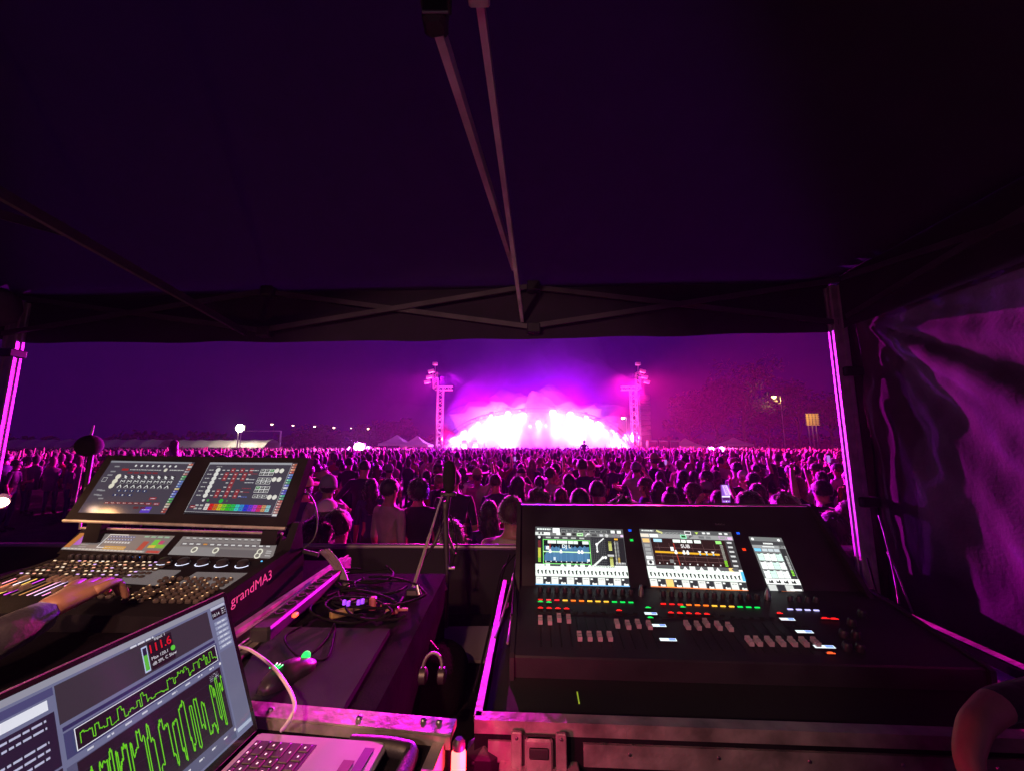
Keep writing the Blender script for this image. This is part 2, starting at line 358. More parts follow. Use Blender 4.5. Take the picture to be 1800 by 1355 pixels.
marquee(322, 480, 70, 2.95, 'white marquee glowing under the floodlight', 5, 'white marquees')
def canopy(pxc, y, w, top, label):
    x = ray(pxc, 780).x*y; t = thing('pop_up_canopy', label, 'canopy', (x, y, 0), 'small white canopies')
    e = top-1.1; h_ = w/2; m = MB(); apex = (x, y, top)
    rings = []
    for s_, z_ in ((1, 0), (.6, .3), (.25, .75), (.02, 1.1)):
        rings.append([(x+a_*h_*s_, y+b_*h_*s_, e+z_) for a_, b_ in ((-1, -1), (0, -1), (1, -1), (1, 0), (1, 1), (0, 1), (-1, 1), (-1, 0))])
    m.add(sum(rings, []), [(k*8+i, k*8+(i+1) % 8, k*8+8+(i+1) % 8, k*8+8+i) for k in range(3) for i in range(8)]); m.build('roof', M_pvc, t)
    m = MB(); m.box((x, y-h_, e-.13), (w, .02, .26)); m.box((x-h_, y, e-.13), (.02, w-.04, .26)); m.box((x+h_, y, e-.13), (.02, w-.04, .26)); m.build('valance', M_pvc, t)
    for a_, b_ in ((-1, -1), (1, -1), (1, 1), (-1, 1)):
        m = MB(); m.tube([(x+a_*(h_-.05), y+b_*(h_-.05), 0), (x+a_*(h_-.05), y+b_*(h_-.05), e)], .04, 6); m.build('leg', M_steel, t)
canopy(697, 52, 3.6, 3.35, 'small white peaked canopy just left of the left truss tower')
canopy(733, 50, 3.4, 3.2, 'small pinkish canopy touching the left truss tower')
canopy(1205, 60, 4, 3.0, 'small dim canopy right of the speaker column')
canopy(1290, 64, 4, 3.25, 'small purple canopy behind the twin magenta lamps')

# yellow lit sign on posts
p = P(1428, 737, 62); t = thing('billboard', 'yellow lit slatted sign board standing on posts at right', 'sign', (p.x, p.y, 0))
m = MB(); w_, h_ = 2.0, 1.75
m.box((p.x, p.y+.08, p.z), (w_, .08, h_)); m.build('board', mat('yellow_board', (.42, .28, .07), .6, var=.3, nscale=1.5), t)
m = MB()
for k in range(5): m.box((p.x-w_/2+w_*k/4, p.y+.0, p.z), (.09, .05, h_+.1))
m.build('upright_bar', mat('dark_bar', (.04, .03, .02), .6), t)
m = MB()
for k in range(6): m.box((p.x, p.y-.05, p.z-h_/2+h_*k/5), (w_+.1, .03, .05))
m.build('slat', mat('yellow_slat', (.55, .40, .13), .5), t)
for k in (-.6, 0, .6):
    m = MB(); m.tube([(p.x+k, p.y+.2, 0), (p.x+k, p.y+.2, p.z-h_/2)], .09, 6); m.build('post', M_steel, t)
light('sign_light', 'SPOT', (p.x-1.2, p.y-3.2, p.z+1.0), 900, (1, .66, .2), .1, (p.x, p.y, p.z-.1), spot_size=math.radians(70), spot_blend=.6)

# ================================================================== STAGE
M_truss = mat('truss_aluminium', (.55, .52, .54), .4, .75)
xL, xR = SX(772), SX(1117)
def lattice(m, a, b, w, n, r=.05):
    a = Vector(a); b = Vector(b); d_ = (b-a).normalized(); u_ = d_.cross(Vector((0, 1, 0))).normalized(); v_ = d_.cross(u_).normalized()
    cs = [u_*w/2+v_*w/2, -u_*w/2+v_*w/2, -u_*w/2-v_*w/2, u_*w/2-v_*w/2]
    for c in cs: m.tube([a+c, b+c], r, 6)
    for k in range(n):
        p0 = a.lerp(b, k/n); p1 = a.lerp(b, (k+1)/n)
        for q in range(4):
            c0, c1 = cs[q], cs[(q+1) % 4]
            if k % 2: c0, c1 = c1, c0
            m.tube([p0+c0, p1+c1], r*.55, 4)
def tower(x, side, label):
    x = x*44.5/48; t = thing('truss_tower', label, 'lighting tower', (x, 44.5, 0), 'truss towers beside the stage'); Y = 44.5
    top = P(900, 683, Y).z; top2 = P(900, 655, Y).z
    m = MB(); lattice(m, (x, Y, 0), (x, Y, top), .62, 18, .055); m.build('mast', M_truss, t)
    m = MB(); xo = x+side*-.55; lattice(m, (xo, Y, top), (xo+side*-.12, Y, top2), .5, 8, .045); m.build('upper_mast', M_truss, t)
    m = MB(); lattice(m, (x-side*.6, Y, top+.05), (x+side*1.35, Y, top+.05), .42, 6, .045); m.build('cross_arm', M_truss, t)
    for k, zz in enumerate((top2+.1, top2-.55, top2-1.1)):
        m = MB(); c = Vector((xo-side*(.5+.2*k), Y-.3, zz)); m.bbox(c, (.7, .35, .38), .04, ax=(Vector((1, 0, .25*side)).normalized(), Vector((0, 1, 0)), Vector((-.25*side, 0, 1)).normalized())); m.build('spotlight', M_truss, t)
    m = MB(); m.bbox((xo-side*.15, Y, top2+1.0), (.55, .4, .35), .04); m.tube([(xo-side*.1, Y, top2), (xo-side*.15, Y, top2+.9)], .04, 6); m.build('beacon_box', M_truss, t)
    m = MB(); m.box((x, Y, .15), (1.8, 1.8, .3)); m.build('base_plate', M_steel, t)
tower(xL, 1, 'pink lit truss tower with short cross arm left of the stage')
tower(xR, -1, 'pink lit truss tower with short cross arm right of the stage')
for px, s in ((772, 1), (1117, -1)):           # spots added in front of the towers to brighten their masts
    x = SX(px)*44.5/48; light('added_tower_fill', 'SPOT', (x+s*.8, 41.8, 1.4), 30000, (1, .03, .24), .1, (x, 44.5, 7.5), spot_size=math.radians(44), spot_blend=.8)
# speaker column
t = thing('speaker_column', 'dark hanging speaker column right of the right truss tower', 'speaker', (SX(1134), 49, 0)); x = SX(1134)*49/48
z1 = P(900, 690, 47).z
for k in range(12):
    m = MB(); zz = z1-.35-.62*k; m.bbox((x+.1, 49+.02*k*k*.1, zz), (1.25, .8, .57), .05); m.build('speaker_cabinet', M_black, t)
m = MB(); lattice(m, (x+.1, 50, 0), (x+.1, 50, z1+.4), .5, 14, .04); m.build('support_frame', M_black, t)
for k in range(3):
    t = thing('bass_bin', ('stacked black bass speaker, nearest the right truss tower', 'stacked black bass speaker, middle of three beside the tower', 'stacked black bass speaker, outermost right of the tower')[k], 'speaker', (SX(1122)+1.15*k, 43.4, 0))
    m = MB(); m.bbox((SX(1122)+1.15*k, 43.4, 1.3), (1.0, .9, 2.6), .05); m.build('cabinet', M_black, t)
    m = MB(); m.box((SX(1122)+1.15*k, 42.93, 1.3), (.86, .03, 2.3)); m.build('grille', M_foam, t)
# platform, arch
cx = (SX(782)+SX(1108))/2; hw = (SX(1108)-SX(782))/2; SZ = 1.5; topz = P(900, 720, 48).z
t = thing('stage', 'domed concert stage flooded with white and magenta light', 'stage', (cx, 48, 0))
m = MB(); m.box((cx, 51, SZ/2), (hw*2+1, 9.5, SZ)); m.build('stage_platform', M_black, t)
m = MB(); arc = []
for k in range(25):
    a = math.pi*k/24; arc.append((cx-math.cos(a)*hw, SZ-.4+(topz-SZ+.4)*math.sin(a)**.85))
for (xa, za), (xb, zb) in zip(arc, arc[1:]): lattice(m, (xa, 48, za), (xb, 48, zb), .4, 2, .045)
m.build('arch_truss', M_black, t)
m = MB(); vs = []
for j in range(6):
    f = 1-(j/5)**2*.35; y = 51.6+j*.75
    vs += [(cx+(xa-cx)*f, y, SZ+(za-SZ)*f+.02) for xa, za in arc]
m.add(vs, [(j*25+i, j*25+i+1, j*25+26+i, j*25+25+i) for j in range(5) for i in range(24)])
back = [(cx+(xa-cx)*.65, 55.35, SZ+(za-SZ)*.65) for xa, za in arc]; m.add(back, [tuple(range(25))])
o = m.build('dome_shell', mat('dome_cloth', (.05, .045, .05), .7, var=.2, bump=(2, .5, .05)), t, True)
sm = o.modifiers.new('thick', 'SOLIDIFY'); sm.thickness = .04
# lamps on the arch and stage
def moving_head(px, py, y, r, col, es, label, grp='lamps on the stage arch'):
    p = P(px, py, y); t = thing('stage_lamp', label, 'stage lamp', tuple(p), grp)
    m = MB(); m.bbox((p.x, y+.45, p.z+r+.38), (r*1.6, .4, .2), .03); m.build('base', M_black, t)
    m = MB()
    for s in (-1, 1): m.box((p.x+s*(r+.07), y+.45, p.z+.12), (.07, .16, r*1.9))
    m.build('yoke', M_black, t)
    m = MB(); m.lathe((p.x, y+.3, p.z), [(r*.6, .5), (r*.85, .42), (r*.95, .1), (r, 0), (r, -.08)], 16, ax=(Vector((1, 0, 0)), Vector((0, 0, 1)), Vector((0, 1, 0)))); lh = m.build('lamp_head', M_black, t, True)
    m = MB(); m.lathe((p.x, y+.16, p.z), [(r*.4, -.07), (r*.8, -.04), (r*.93, 0)], 16, ax=(Vector((1, 0, 0)), Vector((0, 0, 1)), Vector((0, 1, 0)))); m.build('lens', lamp_mat(label[:14]+str(px), col, es), lh, True)
w8 = (1, .55, .95)
for i, (px, py, r_, c_, e_, lb) in enumerate([(840, 747, .42, w8, 26, 'blinding lamp low on the left shoulder of the arch'), (863, 733, .36, w8, 30, 'round lamp standing clear above the left shoulder of the arch'),
    (893, 728, .55, w8, 36, 'blinding lamp left of the arch top, throwing a wide white beam'), (920, 730, .5, w8, 36, 'blinding lamp just left of the dark gap at arch top'),
    (932, 749, .26, w8, 22, 'small round lamp above the drum riser, left one'), (947, 745, .5, w8, 26, 'large round lamp above the drum riser'), (960, 748, .24, w8, 20, 'small round lamp above the drum riser, right one'),
    (972, 726, .6, w8, 40, 'largest blinding lamp just right of the dark gap at arch top'), (1003, 729, .58, w8, 38, 'blinding lamp right of the arch top'), (1031, 734, .38, w8, 30, 'round lamp standing clear above the right shoulder of the arch'),
    (1052, 745, .5, w8, 28, 'blinding lamp low on the right shoulder of the arch'), (817, 758, .3, (1, .3, .8), 14, 'pink lamp near the left foot of the arch'), (1075, 757, .3, (1, .3, .8), 14, 'pink lamp near the right foot of the arch'),
    (815, 786, .6, w8, 16, 'floor lamp glowing at the front left of the stage'), (835, 785, .5, w8, 16, 'second floor lamp at the front left of the stage')]):
    moving_head(px, py, 47.2, r_*.62, c_, e_, lb)
for px, z, pw, c in ((870, 4.6, 22000, MAG), (905, 4.9, 16000, MAG), (985, 4.9, 22000, MAG), (1020, 4.4, 16000, MAG), (850, 3.6, 16000, MAG), (885, 3.4, 26000, MAG), (908, 3.6, 12000, MAG), (980, 3.6, 12000, MAG), (940, 3.2, 2500, VIO), (1010, 3.4, 20000, MAG), (1055, 3.0, 15000, MAG), (800, 2.4, 7000, MAG), (1095, 2.4, 7000, PINK)):
    light('stage_flood', 'POINT', (SX(px), 50.5, z), pw*.5, (c[0], .13, c[2]), .3)
for bx, bz, tx, c in ((893, 728, 862, (.9, .25, 1)), (920, 730, 885, (.9, .25, 1)), (972, 726, 985, (.9, .25, 1)), (947, 745, 945, (.35, .04, .5)), (1003, 729, 1035, (.9, .25, 1)), (1052, 745, 1085, (1, .15, .6)), (840, 747, 805, (1, .15, .7)), (863, 733, 838, (1, .25, .9)), (905, 731, 900, (.9, .25, 1)), (1031, 734, 1062, (1, .2, .8)), (1015, 731, 1012, (.9, .25, 1)), (880, 731, 895, (1, .25, .95)), (1075, 757, 1100, (1, .1, .5)), (817, 758, 790, (1, .1, .6))):
    light('stage_shaft', 'SPOT', P(bx, bz, 48.0), 170000, c, .25, (SX(tx), 47.6, SZ), spot_size=math.radians(40), spot_blend=.7)
# smoke rolling on the stage: a lumpy cloud
def cloud(c, rx, ry, rz, amp, f_, seed, zmin=None):
    m = MB(); NU_, NV_ = 56, 28; vs = []
    for j_ in range(NV_+1):
        th = math.pi*j_/NV_
        for k in range(NU_):
            a = 2*math.pi*k/NU_; d_ = Vector((math.cos(a)*math.sin(th), math.sin(a)*math.sin(th), math.cos(th)))
            nv = Vector((d_.x*rx*f_+seed, d_.y*ry*f_, d_.z*rz*f_)); q = 1+amp*(noise.noise(nv)+.35*noise.noise(nv*2.3))
            p_ = Vector((c[0]+d_.x*rx*q, c[1]+d_.y*ry*q, c[2]+d_.z*rz*q))
            if zmin is not None: p_.z = max(p_.z, zmin)
            vs.append(p_)
    m.add(vs, [(j_*NU_+k, j_*NU_+(k+1) % NU_, (j_+1)*NU_+(k+1) % NU_, (j_+1)*NU_+k) for j_ in range(NV_) for k in range(NU_)]); return m
m = cloud((cx, 48.6, SZ+.2), hw*1.0, 4.8, topz-SZ+.45, .42, .5, 5.3, 1.0)
smk = bpy.data.materials.new('stage_smoke'); smk.use_nodes = True; nt = smk.node_tree; nt.nodes.remove(nt.nodes['Principled BSDF'])
pv = nt.nodes.new('ShaderNodeVolumePrincipled'); pv.inputs['Color'].default_value = (.9, .9, .95, 1); pv.inputs['Density'].default_value = .42; pv.inputs['Anisotropy'].default_value = .2
nt.links.new(pv.outputs[0], nt.nodes['Material Output'].inputs['Volume'])
tag(m.build('stage_smoke', smk), 'dense glowing smoke filling the domed stage', 'smoke', kind='stuff')
s2 = smk.copy(); s2.name = 'thin_stage_smoke'; s2.node_tree.nodes['Principled Volume'].inputs['Density'].default_value = .05
tag(cloud((cx+.4, 48.2, SZ+.2), hw*1.12, 5.4, topz-SZ+1.5, .40, .36, 11.3, 1.0).build('stage_smoke', s2), 'thinner smoke veil around the glowing stage cloud', 'smoke', kind='stuff')
# thin smoke drifting up over the stage, lit by the beams
rs_ = bpy.data.materials.new('rising_smoke'); rs_.use_nodes = True; nt = rs_.node_tree; nt.nodes.remove(nt.nodes['Principled BSDF'])
pv = nt.nodes.new('ShaderNodeVolumePrincipled'); pv.inputs['Color'].default_value = (.9, .88, .95, 1); pv.inputs['Density'].default_value = .0055; pv.inputs['Anisotropy'].default_value = .2
nt.links.new(pv.outputs[0], nt.nodes['Material Output'].inputs['Volume'])
for k, (c_, r_, lb) in enumerate([((cx-1.5, 42, 8.0), (9.6, 2.8, 8.4), 'tall violet smoke plume rising above the middle of the stage'), ((cx+10, 45.5, 3.6), (8, 2.4, 3.4), 'low reddish smoke drifting off the right of the stage'), ((cx-13, 45.5, 3.6), (8, 2.4, 3.2), 'low purple smoke drifting off the left of the stage')]):
    tag(cloud(c_, r_[0], r_[1], r_[2], .5, .22, 1.7+k*9).build('rising_smoke', rs_), lb, 'smoke', kind='stuff')
# drum kit on its riser
t = thing('drum_kit', 'drum kit on a riser in violet light at stage centre', 'drums', (SX(938), 51, SZ)); x = SX(938)
m = MB(); m.bbox((x, 51, SZ+.3), (3.4, 2.4, .6), .03); m.build('drum_riser', M_black, t)
Yx = (Vector((1, 0, 0)), Vector((0, 0, 1)), Vector((0, 1, 0)))
m = MB(); m.lathe((x, 50.6, SZ+.95), [(.32, -.22), (.33, 0), (.32, .22)], 20, ax=Yx); m.build('bass_drum', M_truss, t, True)
for dx, zz, rr in ((-.55, 1.45, .18), (0, 1.5, .16), (.5, 1.42, .2), (-.95, 1.1, .22), (.95, 1.1, .24)):
    m = MB(); m.lathe((x+dx, 50.8, SZ+zz), [(rr, -.12), (rr*1.02, 0), (rr, .12)], 14); m.build('drum', M_truss, t, True)
for dx, zz in ((-1.2, 1.9), (1.2, 1.95), (-.4, 2.1), (.6, 2.15)):
    m = MB(); m.lathe((x+dx, 50.9, SZ+zz), [(.3, -.01), (.05, .04), (.02, .05)], 16); m.tube([(x+dx, 50.9, SZ+.6), (x+dx, 50.9, SZ+zz)], .015, 5); m.build('cymbal', M_alu, t, True)
# lamps standing in the crowd
def crowd_lamp(px, py, y, r, col, es, pw, label, grp=None):
    p = P(px, py, y); t = thing('crowd_lamp', label, 'stage lamp', (p.x, p.y, 0), grp)
    m = MB(); m.tube([(p.x, y+.1, 0), (p.x, y+.1, p.z-r)], .035, 6); m.build('stand', M_black, t)
    m = MB(); m.bbox((p.x, y+.3, p.z), (r*1.9, .3, r*1.9), .04); lh = m.build('lamp_body', M_black, t)
    m = MB(); m.lathe((p.x, y+.1, p.z), [(r*.25, -r*.9), (r*.7, -r*.6), (r, 0)], 16, ax=Yx); m.build('lens', lamp_mat(label[:10]+str(px), col, es), lh, True)
    light('crowd_beam', 'POINT', (p.x, y-.5-r, p.z+.25), pw, col, r)
crowd_lamp(630, 787, 32, .42, (1, .25, 1), 30, 6000, 'brilliant magenta lamp standing in the crowd left of the stage')
crowd_lamp(646, 788, 33, .18, (1, .25, 1), 16, 300, 'small magenta lamp right beside the brilliant one')
crowd_lamp(1252, 790, 36, .24, (1, .2, .9), 30, 1500, 'left lamp of the magenta pair over the right crowd')
crowd_lamp(1270, 790, 36, .26, (1, .2, .9), 30, 1500, 'right lamp of the magenta pair over the right crowd')
crowd_lamp(506, 794, 24, .12, (1, .62, .25), 14, 120, 'small orange lamp above the right corner of the lighting console')
# ================================================================== THE TENT
FL = Vector((-3.09, 2.42, 0)); FR = Vector((1.82, 2.18, 0))
TL = (FR-FL).length; TU = (FR-FL).normalized(); TW = Vector((-TU.y, TU.x, 0))
ZV = CZ+.625; ZE = CZ+.92
tent = thing('pop_up_tent', 'dark event tent roof with scissor frame overhead', 'tent', (FL.x/2+FR.x/2, 1.0, DECK))
def TP(u, w, z): q = FL+TU*(u*TL)+TW*w; return Vector((q.x, q.y, z))
# roof with four slopes, slightly sagging
m = MB(); NX, NY = 64, 44; DEP = 3.2
def roofz(u, w):
    e = max(0, -math.log(sum(math.exp(-9*q) for q in (u*TL, (1-u)*TL, -w, DEP+w)))/9); hmax = DEP/2
    zz = ZE+1.15*(max(0, min(e, hmax))/hmax)**.92
    return zz-.035*math.sin(u*math.pi*3)**2*math.sin(math.pi*min(1, -w/DEP)) + .006*noise.noise(Vector((u*9, w*3, 0)))
vs = [TP(i/NX, -DEP*j/NY, roofz(i/NX, -DEP*j/NY)) for j in range(NY+1) for i in range(NX+1)]
m.add(vs, [(j*(NX+1)+i, j*(NX+1)+i+1, (j+1)*(NX+1)+i+1, (j+1)*(NX+1)+i) for j in range(NY) for i in range(NX)])
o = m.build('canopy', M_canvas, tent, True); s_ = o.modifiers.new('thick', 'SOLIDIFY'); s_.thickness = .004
m = MB()                                         # valance along the front, with its soft ripple
def val(fn, n, zt, zb, rip=.02):
    vs = []
    for i in range(n+1):
        for k in range(5):
            t_ = k/4; q = fn(i/n); off = rip*math.sin(i*.9)*t_; vs.append(Vector((q.x, q.y+off, zt+(zb(i/n)-zt)*t_)))
    m.add(vs, [(i*5+k, (i+1)*5+k, (i+1)*5+k+1, i*5+k+1) for i in range(n) for k in range(4)])
val(lambda u: TP(u, .004, 0), 70, ZE+.015, lambda u: ZV-.004*math.sin(u*40)-.02*math.sin(u*math.pi), .006)
val(lambda u: TP(0, -DEP*u, 0)-TU*.004, 30, ZE+.015, lambda u: ZV)
val(lambda u: TP(1, -DEP*u, 0)+TU*.004, 30, ZE+.015, lambda u: ZV)
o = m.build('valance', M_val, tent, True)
# scissor trusses of the frame: flat aluminium bars
M_litbar = mat('lit_look_bar', (.6, .54, .6), .4, .2, var=.25, bump=(90, .3, .001))  # paler copy of the bar metal, lit look put into the colour
M_bar = mat('frame_bar', (.10, .08, .11), .42, .35, var=.2, bump=(90, .25, .001))  # darker bar metal, dimness of the front bars put into the colour
def bar(m, a, b, w=.028, t=.014):
    a = Vector(a); b = Vector(b); d_ = (b-a); L = d_.length; d_ = d_/L; n_ = Vector((0, 0, 1)); s_ = d_.cross(n_).normalized(); n2 = s_.cross(d_)
    m.box((a+b)/2, (L, t, w), ax=(d_, s_, n2))
ZLo = CZ+.66; ZHi = CZ+.90
js = [0, .333, .655, 1.0]                        # joints along the front
for k in range(3):
    m = MB(); a0 = TP(js[k], -.05, ZHi if k != 1 else ZHi); b0 = TP(js[k+1], -.05, ZLo); bar(m, a0, b0); m.build('scissor_bar', M_bar, tent)
    m = MB(); a0 = TP(js[k], -.075, ZLo); b0 = TP(js[k+1], -.075, ZHi); bar(m, a0, b0); m.build('scissor_bar', M_bar, tent)
for k in (1, 2):
    for z_ in (ZLo-.01, ZHi):
        m = MB(); m.bbox(TP(js[k], -.06, z_), (.075, .06, .06), .006); m.build('joint', M_blackp, tent)
def cen(px, py, y): return P(px, py, y)
# cross truss running back from the middle joint over the desk
m = MB(); bar(m, P(918, 562, 2.24), P(836, -60, .70), .036, .018); m.build('scissor_bar', M_litbar, tent)
m = MB(); bar(m, P(903, 470, 1.98), P(772, 52, .76), .040, .020); m.build('scissor_bar', M_litbar, tent)
j = P(766, 28, .745); m = MB(); m.bbox(j, (.052, .05, .07), .008); m.box(j+Vector((-.0, .0, .045)), (.065, .03, .05)); m.build('joint', M_blackp, tent)
m = MB(); m.tube([j+Vector((-.022, -.03, -.028)), j+Vector((.032, -.03, -.028))], .0035, 8); m.build('bolt', M_steel, tent)
m = MB(); m.bbox(P(842, -4, .70), (.045, .03, .02), .004); m.build('joint', M_alu, tent)
# the left rafter and side scissors
m = MB(); bar(m, P(432, 586, 2.26), P(-60, 306, 1.0), .034, .018); m.build('scissor_bar', M_bar, tent)
m = MB(); bar(m, P(150, 420, 1.9), P(-60, 360, 1.25), .034, .018); m.build('scissor_bar', M_bar, tent)
m = MB(); bar(m, TP(1, -.1, ZLo+.02), TP(1, -1.6, ZHi), .03, .016); m.build('scissor_bar', M_bar, tent)
m = MB(); bar(m, TP(1, -.1, ZHi), TP(1, -1.6, ZLo), .03, .016); m.build('scissor_bar', M_bar, tent)
# legs: fluted aluminium profile
def leg(c, rot, z0, z1, name='leg'):
    m = MB(); prof = []; n_ = 8; r_ = .034
    pts = []
    for k in range(4):
        a = math.pi/2*k
        X = Vector((math.cos(a), math.sin(a), 0)); Y = Vector((-math.sin(a), math.cos(a), 0))
        pts += [X*r_-Y*r_*.8, X*r_-Y*.012, X*(r_-.006)-Y*.008, X*(r_-.006)+Y*.008, X*r_+Y*.012, X*r_+Y*r_*.8]
    R_ = Matrix.Rotation(rot, 3, 'Z'); m.prism([R_ @ p_+Vector(c) for p_ in pts], Vector((0, 0, z0)), Vector((0, 0, z1)))
    return m.build(name, M_alu, tent)
pr = TP(1, -.03, 0)-TU*.0; leg((pr.x-.005, pr.y, 0), math.radians(-12), DECK, ZV+.25)
pl = TP(0, -.03, 0); leg((pl.x+.02, pl.y, 0), math.radians(14), DECK, ZV+.25)
for (py_, hh) in ((655, .05), (880, .05)):
    c = Vector((pr.x, pr.y, P(1490, py_, pr.y).z)); m = MB(); m.bbox(c+Vector((.02, -.01, 0)), (.10, .09, hh), .006); m.build('strap', M_rubber, tent)
m = MB(); c = Vector((pl.x+.02, pl.y, P(10, 622, pl.y).z)); m.bbox(c, (.09, .09, .05), .006); m.build('slider', M_blackp, tent)
# side wall on the right, tied back at the corner post so its folds fan out
m = MB(); NU, NV = 150, 130; vs = []
top0 = CZ+.70
def crease(a, w_): a = abs(a)/w_; return math.exp(-a*a)
FOLD = [(.08, .07, .02), (.24, .05, .012), (.44, .065, .030), (.56, .05, -.008), (.70, .075, .042), (.82, .05, .014), (.88, .05, -.008), (.98, .035, .008), (1.10, .035, -.006), (1.22, .04, .008), (1.40, .07, .01)]
for jv in range(NV+1):
    v = jv/NV
    for iu in range(NU+1):
        u = iu/NU; w = -.04-2.6*u; zt = ZE-.03; z = zt-v*(zt-DECK-.02)
        du = u*2.6+.02; dz = (top0-z); ang = math.atan2(dz, du); rr = math.hypot(du, dz); fan = 0
        for a0, wd_, amp in FOLD: fan += amp*crease(ang-a0-.06*math.sin(rr*2.5+a0*5), wd_*(1+.25*rr))
        fan *= min(1, rr/.55)*(1-.25*min(1, max(0, rr-1.2)))
        wr = .007*noise.noise(Vector((ang*9, rr*5, 3)))+.009*noise.noise(Vector((u*12, v*9, 1)))+.012*noise.noise(Vector((u*3.0, v*2.6, 5)))+.006*noise.noise(Vector((u*40, v*30, 2)))
        vs.append(TP(1, w, z)+TU*(.09-fan-wr*min(1, rr/.3)))
m.add(vs, [(j_*(NU+1)+i, j_*(NU+1)+i+1, (j_+1)*(NU+1)+i+1, (j_+1)*(NU+1)+i) for j_ in range(NV) for i in range(NU)])
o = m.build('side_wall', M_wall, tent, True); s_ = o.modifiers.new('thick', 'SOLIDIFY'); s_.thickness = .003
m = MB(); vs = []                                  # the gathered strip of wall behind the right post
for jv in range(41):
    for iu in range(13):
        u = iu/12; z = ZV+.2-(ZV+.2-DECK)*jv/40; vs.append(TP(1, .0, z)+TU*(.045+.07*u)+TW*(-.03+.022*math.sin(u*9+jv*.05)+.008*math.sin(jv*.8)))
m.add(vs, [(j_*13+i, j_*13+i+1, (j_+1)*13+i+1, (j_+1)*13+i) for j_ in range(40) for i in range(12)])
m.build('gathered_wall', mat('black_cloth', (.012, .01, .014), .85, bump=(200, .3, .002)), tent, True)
# rolled wall bundle at the left post
c = P(0, 540, 2.2); m = MB(); m.lathe((c.x-.02, c.y, c.z), [(.03, -.11), (.085, -.07), (.10, 0), (.085, .07), (.03, .11)], 16); o = m.build('rolled_wall', M_wall, tent, True)
# ------------------------------------------------------------------ crowd barrier with black cloth across the front of the mix position
bz = CZ-.575; Yb = 2.32
bar_t = thing('crowd_barrier', 'crowd barrier covered in black cloth between desk and crowd', 'barrier', (-.6, Yb, 0))
m = MB(); vs = []; n_ = 120
for i in range(n_+1):
    u = i/n_; x = -3.6+7.2*u
    for k in range(7):
        v = k/6; vs.append((x, Yb-.05*(x+.6)*.3+.018*math.sin(i*.83)*v+.012*math.sin(i*2.1)*v, bz-.004*math.sin(i*.35)+(DECK*0-bz)*v))
m.add(vs, [(i*7+k, (i+1)*7+k, (i+1)*7+k+1, i*7+k+1) for i in range(n_) for k in range(6)])
o = m.build('cloth_cover', mat('barrier_cloth', (.014, .010, .018), .9, bump=(260, .3, .002)), bar_t, True); s_ = o.modifiers.new('thick', 'SOLIDIFY'); s_.thickness = .004
m = MB(); m.tube([(-3.6, Yb+.065, bz+.006), (3.6, Yb-.045, bz+.006)], .016, 10); m.build('top_rail', mat('purple_rail', (.30, .26, .32), .4, .6), bar_t, True)

# ================================================================== LIGHTING CONSOLE
A0 = rel(-.84, 1.23, -.47)                         # front right corner of the desk plane
xlen = .95
def F(x, w, z, O=A0): return O+U*x+Wd*w+Zv*z
n_desk = U.cross((Wd*.295+Zv*.046).normalized()).normalized()
n_low = U.cross((Wd*.034+Zv*.066).normalized()).normalized(); O_low = rel(-.84, 1.53, -.418)
n_up = U.cross((Wd*.058+Zv*.235).normalized()).normalized(); O_up = rel(-.84, 1.535, -.302)
mac = thing('lighting_console', 'wide lighting console with four lit screens, knobs and key blocks', 'lighting desk', tuple(A0))
# body: side profile extruded
prof = [(-.07, -.035), (-.06, .0), (.0, .006), (.30, .05), (.335, .112), (.36, .115), (.42, .0), (.42, -.05), (-.07, -.055)]
m = MB(); m.prism([F(0, w, z) for w, z in prof], U*-.86, U*-.018); m.build('chassis', M_dark, mac)
for s0, s1 in ((-.018, .012), (-.885, -.86)):
    m = MB(); sp = [(-.078, -.058), (-.07, .030), (.0, .040), (.30, .086), (.33, .140), (.345, .175), (.365, .175), (.40, .02), (.40, -.06)] if s0 > -.5 else [(-.078, -.058), (-.07, .004), (.30, .05), (.34, .10), (.38, .05), (.40, -.06)]
    m.prism([F(0, w, z) for w, z in sp], U*s0, U*s1); m.build('side_panel', M_dark, mac)
# logo on the right-hand side strip
def text_obj(s, o, xdir, ydir, h, m_, parent, name='lettering', bold=False):
    vs, fs, wd = text_mesh(s, bold); sc = h/.7; mm = MB(); mm.add([Vector(o)+xdir*(p.x*sc)+ydir*(p.y*sc) for p in vs], fs); mm.cur = 0
    return mm.build(name, m_, parent, smooth=None if False else False)
M_white = mat('white_print', (.75, .70, .62), .5)
# monitor wing
def quad(n, o, pts): return [Ppl(x, y, o, n) for x, y in pts]
uo = quad(n_up, O_up, [(187, 799), (541, 804), (501, 926), (110, 912)])
up_n = n_up if n_up.dot(Vector((0, -1, 0))) > 0 else -n_up
m = MB(); m.prism([p - up_n*.006 for p in uo], Vector((0, 0, 0)), -up_n*.045); wing = m.build('monitor_wing', M_dark, mac)
m = MB(); a, b = uo[3], uo[2]; m.tube([a-up_n*.004-Zv*.004, b-up_n*.004-Zv*.004], .006, 8); m.build('trim_rail', M_alu, mac, True)
lo_n = n_low if n_low.dot(Vector((0, -1, 0))) > 0 else -n_low
lo = quad(n_low, O_low, [(142, 930), (497, 940), (484, 988), (98, 972)])
m = MB(); m.prism([p-lo_n*.003 for p in lo], Vector((0, 0, 0)), -lo_n*.03); lowp = m.build('lower_display_panel', M_dark, mac)
m = MB(); a, b = lo[0], lo[1]; m.tube([a+Zv*.006, b+Zv*.006], .0045, 8); m.build('trim_rail', M_alu, mac, True)
for xx in (-.08, -.78):
    m = MB(); m.prism([F(0, w, z) for w, z in ((.31, .10), (.345, .10), (.365, .33), (.345, .33))], U*(xx-.03), U*(xx+.03)); m.build('hinge_arm', M_dark, mac)
